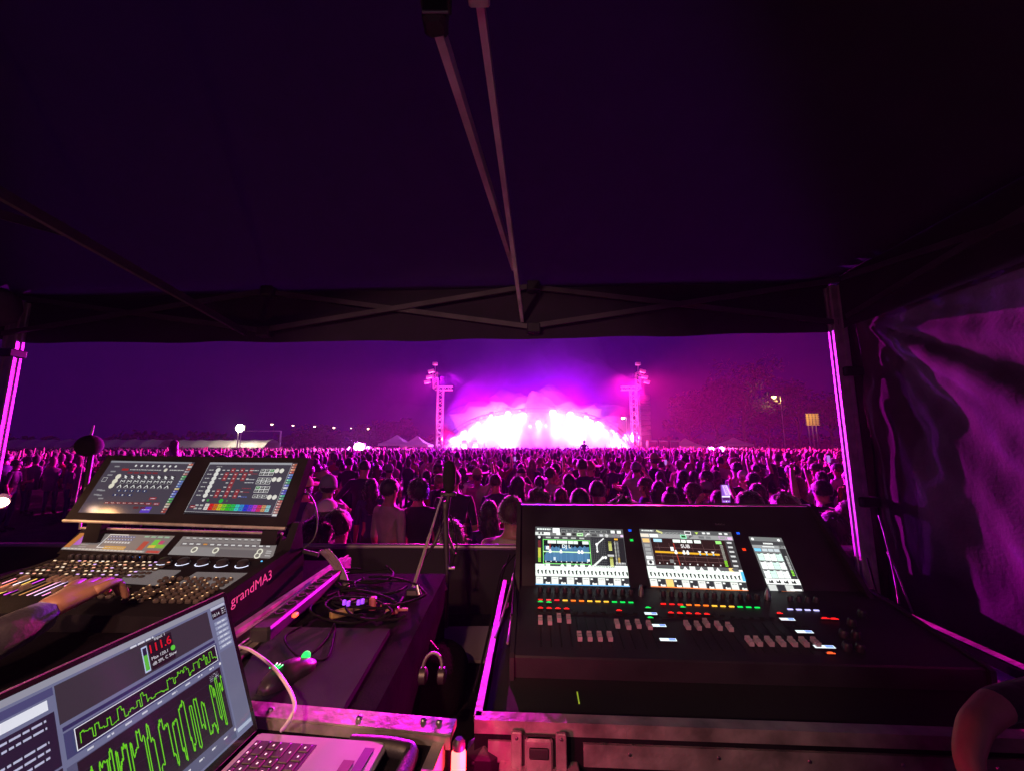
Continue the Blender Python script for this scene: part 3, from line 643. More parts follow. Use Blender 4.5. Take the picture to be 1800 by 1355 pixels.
SCR = screen_mat('display_console', .8, .17); SCRM = screen_mat('display_matte', .85, .55)
SCRB = screen_mat('display_bright', 1.35)
SCRL = screen_mat('display_laptop', .85)
rs = random.Random(11)
G1 = (74, 68, 82)
# upper left screen
q = quad(n_up, O_up, [(197, 809), (343, 812), (290, 903), (137, 900)])
c = Canvas(*q); c.rect(0, 0, 1, 1, G1, 1)
c.rect(0, 0, .97, .035, (150, 150, 160), 2)
for k in range(8): c.disc(.33+k*.068, .09, .013, (235, 235, 235), 3, 8)
c.rect(.19, .15, .27, .19, (170, 40, 40), 2); c.dashes(.29, .17, .66, .012, (220, 220, 220)); c.disc(.71, .165, .02, (230, 225, 210)); c.dashes(.76, .165, .93, .02, (200, 200, 200))
for k in range(5): c.rect(.28+k*.075, .215, .34+k*.075, .245, (130, 40, 48), 2)
for r_ in range(3):
    v = .31+r_*.09; c.disc(.20-r_*.005, v, .03, (240, 235, 215))
    for k in range(8):
        u = .26+k*.079
        c.rect(u, v-.035, u+.062, v+.035, (52, 50, 58), 2)
        if r_ == 0: c.line([(u+.012, v-.025), (u+.045, v), (u+.018, v+.003), (u+.05, v+.028)], .003, (245, 245, 245), 3)
        elif r_ == 1: c.line([(u+.008, v+.02), (u+.008, v-.02), (u+.03, v), (u+.052, v-.02), (u+.052, v+.02)], .0025, (235, 235, 235), 3)
        else: c.line([(u+.008, v+.025), (u+.03, v-.02), (u+.052, v+.025)], .003, (245, 245, 245), 3)
        c.rect(u, v+.036, u+.062, v+.04, (170, 170, 170), 3)
for k in range(5): c.rect(.29+k*.075, .56, .34+k*.075, .60, (40, 55, 100), 2); c.rect(.31+k*.075, .565, .32+k*.075, .59, (230, 230, 230), 3)
for k in range(3): c.rect(.27+k*.085, .64, .33+k*.085, .68, (40, 50, 96), 2); c.rect(.295+k*.085, .65, .31+k*.085, .67, (240, 240, 240), 3)
for k in range(7): c.rect(.235+k*.068, .79, .295+k*.068, .83, (120, 36, 44), 2); c.dashes(.245+k*.068, .81, .28+k*.068, .012, (230, 200, 200))
for k in range(2): c.rect(.60+k*.08, .87, .66+k*.08, .91, (100, 30, 40), 2)
for (u, v, w_, h_, cc) in ((.72, .69, .08, .05, (150, 45, 52)), (.71, .79, .07, .05, (140, 40, 48)), (.80, .79, .07, .05, (140, 40, 48)), (.70, .87, .11, .11, (96, 62, 200))): c.rect(u, v, u+w_, v+h_, cc, 2); c.dashes(u+.015, v+h_/2, u+w_-.01, .012, (225, 215, 235))
for (u, v) in ((.08, .10), (.07, .20), (.06, .27), (.05, .56), (.09, .57), (.05, .65), (.09, .66), (.13, .72)): c.rect(u, v, u+.06, v+.025, (150, 150, 155), 2)
c.frame(.035, .33, .085, .41, .004, (220, 220, 220))
pal = [(200, 110, 90), (210, 210, 210), (190, 100, 80), (150, 150, 160), (180, 120, 110), (90, 180, 110), (90, 150, 110), (110, 140, 210), (100, 130, 200), (90, 120, 190), (210, 190, 130), (90, 90, 190), (120, 140, 220), (100, 120, 200), (90, 180, 100), (80, 170, 90), (200, 180, 150), (200, 190, 170), (190, 90, 80), (170, 70, 60)]
for k in range(20): c.rect(.945, .03+k*.048, .995, .03+k*.048+.034, pal[k], 3); c.rect(.95, .036+k*.048, .965, .05+k*.048, (235, 235, 235), 4)
c.build('display', SCR, wing)
# upper right screen
q = quad(n_up, O_up, [(370, 812), (524, 813), (486, 908), (323, 902)])
c = Canvas(*q); c.rect(0, 0, 1, 1, (70, 66, 80), 1); c.rect(0, 0, .94, .04, (170, 170, 180), 2); c.rect(0, .965, .94, 1, (34, 34, 40), 2); c.line([(0, .96), (.94, .96)], .0012, (210, 210, 215)); c.line([(.003, .04), (.003, 1)], .0015, (190, 190, 195)); c.line([(.94, .04), (.94, .96)], .0015, (190, 190, 195))
c.dashes(.10, .085, .17, .012, (170, 170, 170))
for r_ in range(7):
    v = .155+r_*.082; c.disc(.135, v, .025, (235, 235, 230)); c.dashes(.035, v, .085, .018, (190, 190, 190))
for r_, cs in enumerate(("gwrwrwrw", "wrwrwrw", "wrwrwrw", "  wr", "  wr", "wrwrwrw", "wrwrwrw")):
    for k, ch in enumerate(cs):
        u = .18+k*.052; v = .155+r_*.082
        if ch == 'r': c.rect(u, v-.042, u+.044, v+.042, (146, 52, 60), 2); c.rect(u+.012, v-.01, u+.03, v+.01, (225, 190, 190), 3)
        elif ch in 'wg': c.rect(u+.008, v-.008, u+.036, v+.008, (215, 215, 215), 3)
c.disc(.335, .745, .022, (30, 190, 60)); c.disc(.19, .74, .013, (50, 170, 70)); c.disc(.14, .74, .014, (220, 220, 220)); c.disc(.40, .74, .008, (70, 150, 80))
hues = [(235, 225, 220), (225, 30, 30), (225, 110, 30), (215, 200, 40), (130, 210, 40), (50, 200, 40), (40, 200, 90), (60, 215, 205), (50, 150, 220), (40, 60, 220), (110, 60, 225), (200, 60, 215), (225, 50, 110), (220, 160, 110), (150, 210, 215)]
for r_ in range(2):
    for k, hc in enumerate(hues):
        u = .185+k*.0475; v = .80+r_*.062; c.rect(u, v, u+.0435, v+.054, hc, 2); c.rect(u+.014, v+.02, u+.03, v+.03, tuple(int(x_*.55) for x_ in hc), 3)
for (u, v) in ((.08, .82), (.13, .82), (.08, .88), (.13, .88)): c.rect(u, v, u+.035, v+.03, (185, 185, 185), 2)
c.rect(.03, .84, .09, .89, (140, 40, 48), 2); c.dashes(.04, .865, .08, .012, (235, 210, 210))
def wgrid(u0, v0, n_, m_, green=()):
    for j_ in range(m_):
        for i_ in range(n_):
            u = u0+i_*.052; v = v0+j_*.062; c.rect(u, v, u+.052, v+.062, (225, 225, 225), 2); c.rect(u+.005, v+.008, u+.047, v+.054, (30, 140, 50) if (i_, j_) in green else (50, 50, 56), 3); c.rect(u+.015, v+.024, u+.036, v+.036, (215, 215, 215), 4)
wgrid(.62, .125, 3, 2, ((2, 0),)); wgrid(.625, .29, 3, 2); wgrid(.645, .45, 3, 2, ((0, 0),)); wgrid(.655, .61, 3, 1)
for u, v in ((.80, .155), (.855, .155), (.81, .32), (.865, .32), (.84, .65), (.895, .65)): c.disc(u, v, .025, (240, 238, 228))
for v in (.155, .22, .33, .39, .5, .57, .66): c.dashes(.50, v, .60, .016, rs.choice([(90, 110, 190), (200, 200, 205), (150, 60, 70)]))
pal2 = [(190, 100, 70), (200, 110, 90), (230, 150, 110), (200, 90, 80), (110, 140, 210), (90, 120, 200), (80, 190, 160), (90, 160, 120), (120, 130, 220), (220, 220, 230), (90, 90, 200), (110, 110, 220), (80, 180, 150), (90, 160, 130), (200, 110, 100), (210, 140, 130), (200, 120, 120), (200, 130, 120), (210, 160, 150), (230, 230, 230)]
for k in range(20): c.rect(.95, .02+k*.049, .998, .02+k*.049+.035, pal2[k], 3); c.rect(.955, .027+k*.049, .97, .04+k*.049, (240, 240, 240), 4)
c.build('display', SCR, wing)
# lower left screen
q = quad(n_low, O_low, [(142, 936), (308, 941), (279, 973), (107, 965)])
c = Canvas(*q); c.rect(0, 0, 1, 1, (120, 112, 112), 1); c.rect(0, .0, .06, .85, (190, 110, 50), 2); c.rect(.065, .0, .13, .7, (180, 90, 200), 2)
for k in range(7): c.rect(.14, .04+k*.12, .22, .10+k*.12, (150, 146, 146), 2)
c.line([(.33, .04), (.33, .78), (.6, .78)], .003, (235, 235, 235)); c.line([(.33, .04), (.52, .04)], .003, (235, 235, 235)); c.rect(.40, .68, .62, .88, (200, 150, 70), 2)
for r_ in range(3):
    for k in range(9): c.rect(.35+k*.03, .1+r_*.16, .372+k*.03, .2+r_*.16, (70, 90, 150) if r_ < 2 else (200, 200, 200), 2); c.rect(.355+k*.03, .13+r_*.16, .364+k*.03, .17+r_*.16, (235, 235, 235), 3)
c.rect(.74, .36, .80, .84, (180, 60, 50), 2); c.rect(.84, .25, .90, .55, (100, 200, 60), 2); c.rect(.83, .55, .90, .7, (220, 190, 60), 2); c.rect(.90, .3, .95, .5, (190, 60, 110), 2); c.rect(.90, .5, .99, .7, (120, 180, 60), 2); c.rect(.86, .84, .99, .97, (190, 60, 60), 2); c.rect(0, .87, .84, .97, (165, 160, 160), 2)
for k in range(22): c.rect(.02+k*.037, .89, .045+k*.037, .95, (205, 200, 190), 3)
for k in range(4): c.rect(.70+k*.07, .06, .75+k*.07, .14, (150, 190, 160), 2)
c.build('display', SCRM, lowp)
q = quad(n_low, O_low, [(322, 942), (490, 947), (479, 981), (295, 974)])
c = Canvas(*q); c.rect(0, 0, 1, 1, (128, 124, 124), 1); c.rect(0, .56, .45, 1, (140, 138, 140), 2); c.rect(.45, .62, .86, .98, (104, 100, 104), 2)
for k in range(14): c.rect(.05+k*.067, .06, .085+k*.067, .1, (225, 225, 225), 2); c.rect(.05+k*.067, .14, .09+k*.067, .17, (90, 88, 90), 2)
for k in range(13): c.rect(.06+k*.07, .36, .10+k*.07, .43, (220, 220, 220) if k != 3 else (220, 150, 60), 3); c.rect(.045+k*.07, .3, .11+k*.07, .5, (104, 100, 104), 2)
for u, v in ((.22, .70), (.43, .70), (.86, .68), (.85, .88)): c.disc(u, v, .03, (240, 238, 220), 3); c.disc(u, v, .018, (120, 118, 112), 4)
for u, v in ((.92, .62), (.92, .72), (.92, .86)): c.rect(u, v, u+.05, v+.03, (220, 220, 220), 3)
c.build('display', SCRM, lowp)
# letterbox screens lying in the desk
O_d = A0+Zv*.006
dn = n_desk if n_desk.z > 0 else -n_desk
for pts in ([(238, 1001), (318, 1003), (280, 1029), (205, 1024)], [(346, 1006), (437, 1008), (396, 1035), (306, 1030)]):
    q = quad(n_desk, O_d, pts); m = MB(); m.prism([p+dn*.000 for p in q], dn*.0002, dn*.0035)
    m.build('letterbox_display', mat('dim_display', (.02, .02, .02), .25, emis=lin(112, 104, 104), es=.8), mac)
# keys, knobs and faders of the desk
def desk_key(mb, px, py, sx, sy, h, ax=None):
    p = Ppl(px, py, O_d, n_desk); X = U; Y = n_desk.cross(U).normalized(); mb.bbox(p+dn*(h/2+.0005), (sx, sy, h), min(sx, sy)*.18, ax=(X, Y, dn))
Yd = dn.cross(U).normalized()
def on_desk(x, w, h=0): return O_d+U*x+Yd*w+dn*h      # local desk coordinates, x<0 to the left
r7 = random.Random(5); M_kc = mat('key_caps', (.09, .075, .07), .3, var=.35, nscale=30)
def one_key(x, w, h=.012):
    m = MB(); m.bbox(on_desk(x, w, h/2), (.017, .012, h), .003, ax=(U, Yd, dn)); m.build('console_key', M_kc, mac)
for j_ in range(8):
    for i_ in range(10):
        if r7.random() < .06: continue
        one_key(-.085-.0245*i_, .012+.0185*j_ if j_ < 5 else .014+.0185*j_)
for j_ in range(4):
    for i_ in range(3): one_key(-.375-.0245*i_, .03+.0185*j_, .010)
lab = MB()
for j_ in range(8):
    for i_ in range(10):
        if r7.random() < .5: lab.box(on_desk(-.085-.0245*i_+r7.uniform(-.003, .003), .014+.0185*j_, .0125), (.005, .003, .0006), ax=(U, Yd, dn))
lo_ = lab.build('key_legend', mat('backlit_legend', (.8, .7, .5), .4, emis=(1, .62, .3), es=.9), mac); lo_['kind'] = 'stuff'
# executor keys above: rows of little caps, some lit
cols = [(1, .75, .5), (.8, .5, 1), (1, .45, .3), (1, .7, .45), (1, .85, .7)]
ex = MB(); exl = MB()
for j_ in range(5):
    for i_ in range(22):
        x = -.40-.0225*i_; w = .155+.024*j_
        if x < -.845: continue
        ex.bbox(on_desk(x, w, .004), (.017, .013, .008), .002, ax=(U, Yd, dn))
        if r7.random() < .55: exl.col = lin(*[int(255*v_**.5) for v_ in r7.choice(cols)]); exl.box(on_desk(x+r7.uniform(-.003, .003), w+.001, .0088), (.009, .004, .0008), ax=(U, Yd, dn))
lo_ = ex.build('executor_keys', M_key, mac); lo_['kind'] = 'stuff'
LED = screen_mat('led_lit', 1.6, .3); lo_ = exl.build('key_leds', LED, mac); lo_['kind'] = 'stuff'
for i_ in range(12):                                      # little rotary knobs row
    m = MB(); m.lathe(on_desk(-.50-.028*i_, .285, 0), [(.009, 0), (.009, .012), (.007, .016)], 12, ax=(U, Yd, dn)); m.build('rotary_knob', M_blackp, mac, True)
# fader banks with lit strips
fl = MB(); strips = [(255, 235, 245), (240, 130, 90), (255, 160, 190), (250, 150, 210), (220, 190, 230), (255, 180, 220), (160, 110, 60), (90, 70, 50), (200, 60, 220), (230, 190, 90)]
for i_ in range(13):
    fl = MB(); x = -.52-.025*i_; fl.col = lin(*strips[i_ % len(strips)]); fl.box(on_desk(x, .085, .0015), (.005, .10, .001), ax=(U, Yd, dn)); fl.build('fader_strip', LED, mac)
for (x, w, c_) in ((-.335, .15, (60, 210, 90)), (-.312, .15, (230, 70, 220))): fl = MB(); fl.col = lin(*c_); fl.box(on_desk(x, w, .002), (.005, .07, .001), ax=(U, Yd, dn)); fl.build('fader_strip', LED, mac)
fl = MB(); fl.col = lin(240, 40, 60); fl.box(on_desk(-.485, .10, .003), (.02, .03, .003), ax=(U, Yd, dn)); fl.build('lit_key', LED, mac); fl = MB(); fl.col = lin(240, 190, 80); fl.box(on_desk(-.465, .085, .003), (.005, .06, .002), ax=(U, Yd, dn))
fl.build('fader_strip', LED, mac)
for i_ in range(13):
    m = MB(); m.bbox(on_desk(-.52-.025*i_, .05+(.07 if i_ in (3, 4, 5, 6, 10) else r7.uniform(0, .02)), .010), (.015, .028, .014), .003, ax=(U, Yd, dn)); m.build('fader_cap', mat('lit_fader_cap', (.30, .22, .17), .35, var=.3), mac)
# five encoders with glowing arcs
for px, py in ((290, 989), (323, 990), (357, 991), (391, 993), (427, 994)):
    p = Ppl(px, py, O_d, n_desk); m = MB(); m.lathe(p, [(.021, 0), (.021, .004), (.0175, .006), (.0175, .016), (.014, .019)], 24, ax=(U, Yd, dn)); k_ = m.build('encoder', M_blackp, mac, True)
    m = MB(); m.col = lin(225, 228, 255); ring = []
    for a in range(15):
        t_ = math.pi*(1.05+.9*a/14); ring.append((U*math.cos(t_)+Yd*math.sin(t_)))
    vs = [p+r_*.0215+dn*.0045 for r_ in ring]+[p+r_*.0245+dn*.0035 for r_ in ring]
    m.add(vs, [(a, a+1, a+16, a+15) for a in range(14)]); m.build('encoder_ring', LED, k_)
m = MB(); m.col = lin(90, 190, 255); p = Ppl(460, 986, O_d, n_desk); m.lathe(p, [(.003, 0), (.003, .002)], 10, ax=(U, Yd, dn))
for px in (235, 247): m.col = lin(70, 150, 255); p = Ppl(px, 979, O_d, n_desk); m.lathe(p, [(.003, 0), (.003, .003)], 8, ax=(U, Yd, dn))
m.build('status_led', LED, mac)
# name on the outer right cheek
s_o = F(.0135, .022, -.004); xd = (Wd*1+Zv*.13).normalized(); yd = (Zv*1-Wd*.13).normalized()
text_obj('grandMA3', s_o, xd, yd, .031, mat('warm_print', (.8, .68, .5), .45), mac)
# ================================================================== AUDIO CONSOLE
B0 = rel(.006, 1.17, -.564)
def G(x, w, z): return B0+U*x+Wd*w+Zv*z
WID = 1.20
f_n = U.cross((Wd*.337+Zv*.066).normalized()).normalized(); Yf = (Wd*.337+Zv*.066).normalized()
s_n = U.cross((Wd*.66+Zv*.75).normalized()).normalized(); Ys = (Wd*.66+Zv*.75).normalized(); O_s = G(0, .337, .066)
dc = thing('audio_console', 'wide black audio mixing desk with three bright screens and rows of faders', 'mixing desk', tuple(B0))
m = MB(); bk = [(-.0, -.055), (-.004, -.004), (.0, 0), (.337, .066), (.337+.66*.33, .066+.75*.33), (.337+.66*.33+.05, .066+.75*.33-.005), (.337+.66*.33+.10, .18), (.62, -.055)]
m.prism([G(0, w, z) for w, z in bk[:4]]+[G(0, .62, .066), G(0, .62, -.055)], U*0, U*WID); m.build('chassis', M_black, dc)
XH = 1.165
m = MB(); m.prism([G(0, w, z) for w, z in [bk[3], bk[4], bk[5], bk[6], (.60, .066)]], U*.004, U*XH); shg = m.build('screen_housing', M_blackp, dc)
for x0 in (-.012, XH-.0):
    m = MB(); m.prism([G(0, w, z) for w, z in ((.29, .05), (.34, .11), (bk[4][0]-.01, bk[4][1]+.012), (bk[5][0]+.01, bk[5][1]+.006), (.58, .06))], U*x0, U*(x0+.016)); m.build('end_cheek', M_black, dc)
m = MB(); m.prism([G(0, w, z) for w, z in ((-.012, -.06), (-.014, .0), (.0, .006), (.34, .074), (.34, -.05))], U*-.012, U*.0); m.build('end_cheek', M_black, dc)
m = MB(); m.prism([G(0, w, z) for w, z in ((-.012, -.06), (-.014, .0), (.0, .006), (.34, .074), (.34, -.05))], U*WID, U*(WID+.014)); m.build('end_cheek', M_black, dc)
m = MB(); a = G(.0, bk[4][0]+.01, bk[4][1]+.004); m.tube([a, a+U*XH], .004, 6); m.build('top_trim', mat('soft_trim', (.10, .09, .11), .5), dc, True)
sn = s_n if s_n.dot(Vector((0, -1, 0))) > 0 else -s_n
fn = f_n if f_n.z > 0 else -f_n
Os = O_s+sn*.002
def sq(pts): return [Ppl(x, y, Os, s_n) for x, y in pts]
text_obj('DiGiCo', Ppl(1258, 922, Os, s_n), U, Ys, .008, mat('grey_print', (.22, .2, .24), .5), dc)
WHT = (238, 250, 240); DK = (30, 28, 32); MID = (120, 120, 118)
def strips(c, n, u0=0., u1=1., orange=None):
    # lower third: pan row, name row, bus row
    c.rect(u0, .665, u1, .86, WHT, 2)
    dw = (u1-u0)/n
    for k in range(n):
        u = u0+dw*k
        if k % 3 == 0: c.frame(u+dw*.3, .69, u+dw*.75, .725, .003, (120, 120, 125), 3)
        c.poly([(u+dw*.22, .765), (u+dw*.5, .755), (u+dw*.42, .80), (u+dw*.5, .825), (u+dw*.28, .825)], DK, 3)
        c.poly([(u+dw*.68, .765), (u+dw*.95, .77), (u+dw*.98, .825), (u+dw*.85, .825)], DK, 3)
        c.rect(u+dw*.06, .87, u+dw*.96, .985, (225, 228, 222) if (k % 2 == 0) else (50, 50, 54), 2)
        if k % 2: c.rect(u+dw*.1, .88, u+dw*.4, .905, (240, 245, 240), 3); c.poly([(u+dw*.3, .985), (u+dw*.3, .955), (u+dw*.45, .945), (u+dw*.5, .96), (u+dw*.9, .955), (u+dw*.9, .985)], (240, 245, 240), 3)
        else: c.dashes(u+dw*.2, .90, u+dw*.8, .010, (150, 150, 150), 3)
        if orange is not None and k == orange: c.rect(u+dw*.06, .87, u+dw*.96, .985, (250, 205, 120), 3)
# ---- screen 1
q = sq([(941, 925), (1094.5, 930), (1107, 1031), (941.5, 1027)]); c = Canvas(*q)
c.rect(0, 0, 1, 1, (86, 86, 88), 1); c.rect(0, .02, 1, .08, (70, 72, 74), 2); c.dashes(.02, .045, .18, .03, (225, 235, 230)); c.rect(.20, .02, .28, .1, (245, 250, 245), 3); c.frame(.20, .02, .28, .11, .006, (250, 250, 250), 4)
for k in range(8): c.frame(.30+k*.065, .04, .36+k*.065, .085, .002, (190, 195, 190), 3)
for u in (.86, .93): c.rect(u, .03, u+.045, .085, (235, 240, 235), 3)
c.rect(0, .10, .17, .155, (210, 215, 212), 2); c.disc(.045, .12, .012, DK, 3); c.disc(.085, .12, .012, DK, 3); c.rect(.10, .105, .17, .15, (242, 246, 242), 3)
c.rect(.18, .10, 1, .155, (120, 122, 120), 2)
for k in range(5): c.rect(.24+k*.06, .105, .285+k*.06, .15, (45, 45, 45) if k % 2 else (225, 230, 225), 3)
c.rect(.475, .10, .545, .155, (170, 230, 160), 3); c.rect(.485, .12, .535, .135, (30, 70, 20), 4); c.line([(.57, .15), (.60, .11), (.615, .11)], .006, (235, 235, 235)); c.rect(.64, .11, .70, .15, (70, 70, 72), 3); c.rect(.73, .11, .77, .15, (200, 200, 205), 3); c.disc(.81, .13, .02, (240, 240, 240)); c.frame(.88, .105, .95, .155, .004, (215, 150, 220)); c.rect(.965, .11, .995, .15, (225, 190, 230), 3)
c.rect(0, .17, .085, .66, (28, 28, 30), 2); c.disc(.045, .195, .016, (235, 235, 235))
for k in range(20): c.rect(.03, .62-k*.019, .06, .632-k*.019, (150, 220, 70) if k < 4 else (225, 225, 80) if k < 13 else (120, 40, 50), 3)
c.rect(.09, .17, .62, .225, (70, 70, 72), 2)
for k in range(5): c.rect(.12+k*.095, .185, .175+k*.095, .21, (180, 184, 180), 3)
c.rect(.085, .235, .615, .655, (20, 24, 30), 2); c.frame(.085, .235, .615, .665, .007, (120, 235, 110), 5)
for u0, u1 in ((.14, .235), (.245, .36), (.37, .425), (.43, .48), (.53, .60)): c.rect(u0, .25, u1, .305, (225, 238, 228), 3)
c.poly([(.10, .62), (.10, .52), (.115, .48), (.135, .43), (.15, .40), (.18, .38), (.195, .35), (.21, .38), (.24, .36), (.27, .39), (.30, .38), (.33, .36), (.36, .38), (.42, .37), (.45, .35), (.47, .38), (.50, .34), (.53, .37), (.55, .33), (.57, .36), (.60, .35), (.60, .62)], (70, 112, 150), 3)
rr_ = random.Random(4)
for k in range(70): u = .105+k*.007; hh = rr_.uniform(.0, .07); c.rect(u, .33+rr_.uniform(0, .05), u+.004, .42, (96, 150, 190), 4) if rr_.random() < .4 else c.rect(u, .42, u+.003, .60, (88, 136, 176), 4) if rr_.random() < .3 else None
c.line([(.09, .455), (.61, .455)], .004, (205, 245, 190), 5); c.line([(.165, .31), (.165, .46)], .0025, (180, 60, 60), 5)
for u in (.165, .285, .485, .52): c.disc(u, .455, .017, (245, 248, 245), 6); c.disc(u, .43, .010, (245, 248, 245), 6)
c.rect(.12, .36, .155, .42, (240, 244, 240), 6); c.rect(.20, .55, .225, .60, (200, 215, 225), 6); c.rect(.57, .57, .60, .61, (220, 230, 235), 6)
c.text('DJ L', .35, .385, .062, (240, 245, 240), 7, bold=True)
c.rect(.10, .615, .605, .635, (18, 18, 20), 4)
for k in range(9): c.rect(.11+k*.057, .612, .12+k*.057, .632, (220, 220, 220), 5)
c.rect(.10, .645, .62, .70, (80, 82, 84), 3)
for k, s_ in enumerate((.11, .26, .34, .41, .49, .56)): (c.poly([(s_+.01, .70), (s_+.035, .645), (s_+.06, .70)], (244, 248, 244), 4) if k % 2 else c.rect(s_, .645, s_+.05, .70, (236, 240, 236), 4))
c.rect(.625, .17, .80, .70, (34, 34, 38), 2)
for k in range(8): c.line([(.635+k*.02, .19), (.635+k*.02, .69)], .001, (90, 92, 94), 3)
for k in range(14): c.line([(.63, .20+k*.036), (.795, .20+k*.036)], .001, (90, 92, 94), 3)
c.line([(.69, .43), (.69, .30), (.77, .19)], .005, (225, 228, 225), 4); c.disc(.69, .30, .016, (245, 245, 245), 5); c.disc(.69, .43, .012, (245, 245, 245), 5)
c.line([(.63, .69), (.74, .54), (.78, .52)], .007, (225, 228, 225), 4); c.disc(.745, .535, .015, (245, 245, 245), 5); c.disc(.775, .535, .014, (245, 245, 245), 5)
c.rect(.80, .17, .87, .70, (40, 40, 44), 2)
for v0 in (.24, .52):
    for k in range(9): c.rect(.82, v0+k*.019, .855, v0+.012+k*.019, (225, 228, 130) if k > 1 else (150, 150, 60), 3)
c.rect(.80, .475, .87, .51, (190, 190, 190), 3); c.rect(.87, .17, .995, .66, (36, 34, 38), 2); c.rect(.89, .18, .93, .21, (235, 170, 50), 3)
for k in range(16): c.rect(.885, .24+k*.024, .90, .252+k*.024, (200, 200, 190), 3); c.rect(.91, .24+k*.024, .93, .252+k*.024, (150, 150, 150) if k < 12 else (230, 190, 90), 3)
c.dashes(.88, .62, .985, .02, (200, 200, 200)); c.dashes(.88, .645, .985, .016, (170, 170, 170))
strips(c, 12); c.rect(0, .985, 1, 1, (110, 180, 235), 4); c.build('display', SCRB, shg)
# ---- screen 2
q = sq([(1123.7, 929), (1284.7, 934.7), (1315.8, 1039), (1143.9, 1031)]); c = Canvas(*q)
c.rect(0, 0, 1, 1, (92, 92, 94), 1); c.rect(0, .0, 1, .07, (84, 84, 86), 2); c.dashes(.02, .03, .15, .025, (225, 230, 225)); c.line([(.19, .03), (.24, .06)], .008, (235, 235, 150)); c.frame(.49, .01, .56, .08, .007, (250, 250, 250))
for k in range(6): c.frame(.25+k*.04, .05, .285+k*.04, .075, .002, (190, 195, 190), 3)
c.poly([(.60, .03), (.64, .03), (.62, .07)], (190, 220, 90), 3)
for u in (.68, .73, .86, .92): c.rect(u, .025, u+.035, .06, (220, 222, 220), 3)
c.rect(0, .08, 1, .155, (150, 150, 150), 2); c.rect(0, .09, .09, .15, (225, 215, 200), 3); c.rect(.10, .09, .19, .15, (240, 244, 240), 3); c.rect(.435, .085, .50, .155, (150, 235, 190), 3); c.rect(.445, .10, .49, .14, (30, 80, 30), 4); c.line([(.51, .15), (.54, .11), (.57, .10)], .008, (60, 60, 62))
c.rect(.63, .1, .69, .145, (110, 110, 112), 3); c.rect(.71, .1, .76, .145, (120, 120, 122), 3); c.frame(.85, .085, .93, .15, .006, (215, 140, 215)); c.rect(.94, .1, .99, .15, (225, 180, 225), 3)
c.rect(0, .165, .10, .66, (112, 110, 112), 2); c.rect(.01, .18, .085, .25, (240, 190, 120), 3)
for k, s_ in enumerate((.28, .35, .42)): c.rect(.02, s_, .08, s_+.05, (150, 150, 150), 3)
c.rect(.015, .49, .085, .55, (238, 240, 238), 3); c.rect(.015, .57, .085, .64, (236, 240, 236), 3); c.disc(.05, .60, .018, DK, 4)
c.rect(.10, .165, .96, .66, (44, 26, 26), 2); c.rect(.90, .165, 1, .66, (60, 58, 60), 3)
for k in range(6): c.rect(.92, .19+k*.08, .97, .22+k*.08, (200, 200, 200), 4)
for u0, u1, cc in ((.13, .22, (170, 215, 235)), (.34, .42, WHT), (.43, .48, WHT), (.49, .55, WHT), (.57, .64, WHT), (.80, .86, (150, 225, 120))): c.rect(u0, .18, u1, .235, cc, 4)
for k in range(4): c.line([(.13, .33+k*.075), (.85, .335+k*.075)], .0012, (110, 80, 80), 3)
for k in range(6): c.line([(.17+k*.12, .25), (.19+k*.12, .62)], .001, (100, 70, 70), 3)
c.line([(.13, .415), (.80, .425)], .007, (225, 165, 40), 4); c.line([(.34, .25), (.36, .63)], .003, (165, 50, 40), 4)
c.text('SUB', .46, .33, .062, (235, 230, 230), 7, bold=True)
c.rect(.295, .32, .33, .39, (235, 235, 235), 5)
for u in (.345, .43, .47): c.disc(u, .42, .017, (240, 240, 240), 6); c.disc(u+.002, .39, .011, (240, 240, 240), 6)
for u in (.60, .67, .74): c.poly([(u-.018, .38), (u+.018, .38), (u, .42)], (240, 240, 245), 6); c.disc(u, .435, .009, (110, 190, 230), 6)
c.rect(.26, .54, .30, .60, (120, 118, 118), 5)
for k in range(9): c.rect(.14+k*.08, .60, .152+k*.08, .62, (225, 225, 225), 5)
for k in range(18): c.rect(.835, .61-k*.021, .865, .622-k*.021, (140, 220, 50) if k < 5 else (150, 150, 140), 5)
c.rect(.10, .64, .96, .70, (90, 90, 92), 4)
for k, s_ in enumerate((.29, .38, .45, .55, .64, .72)): (c.poly([(s_, .70), (s_+.025, .645), (s_+.05, .70)], (240, 242, 240), 5) if k % 2 else c.rect(s_, .645, s_+.06, .70, (232, 236, 232), 5))
c.poly([(.86, .645), (.91, .645), (.885, .67), (.91, .70), (.86, .70)], (245, 210, 120), 5)
strips(c, 12, orange=2); c.rect(.97, .70, 1, .85, (90, 190, 245), 5); c.rect(0, .985, 1, 1, (250, 130, 50), 4); c.build('display', SCRB, shg)
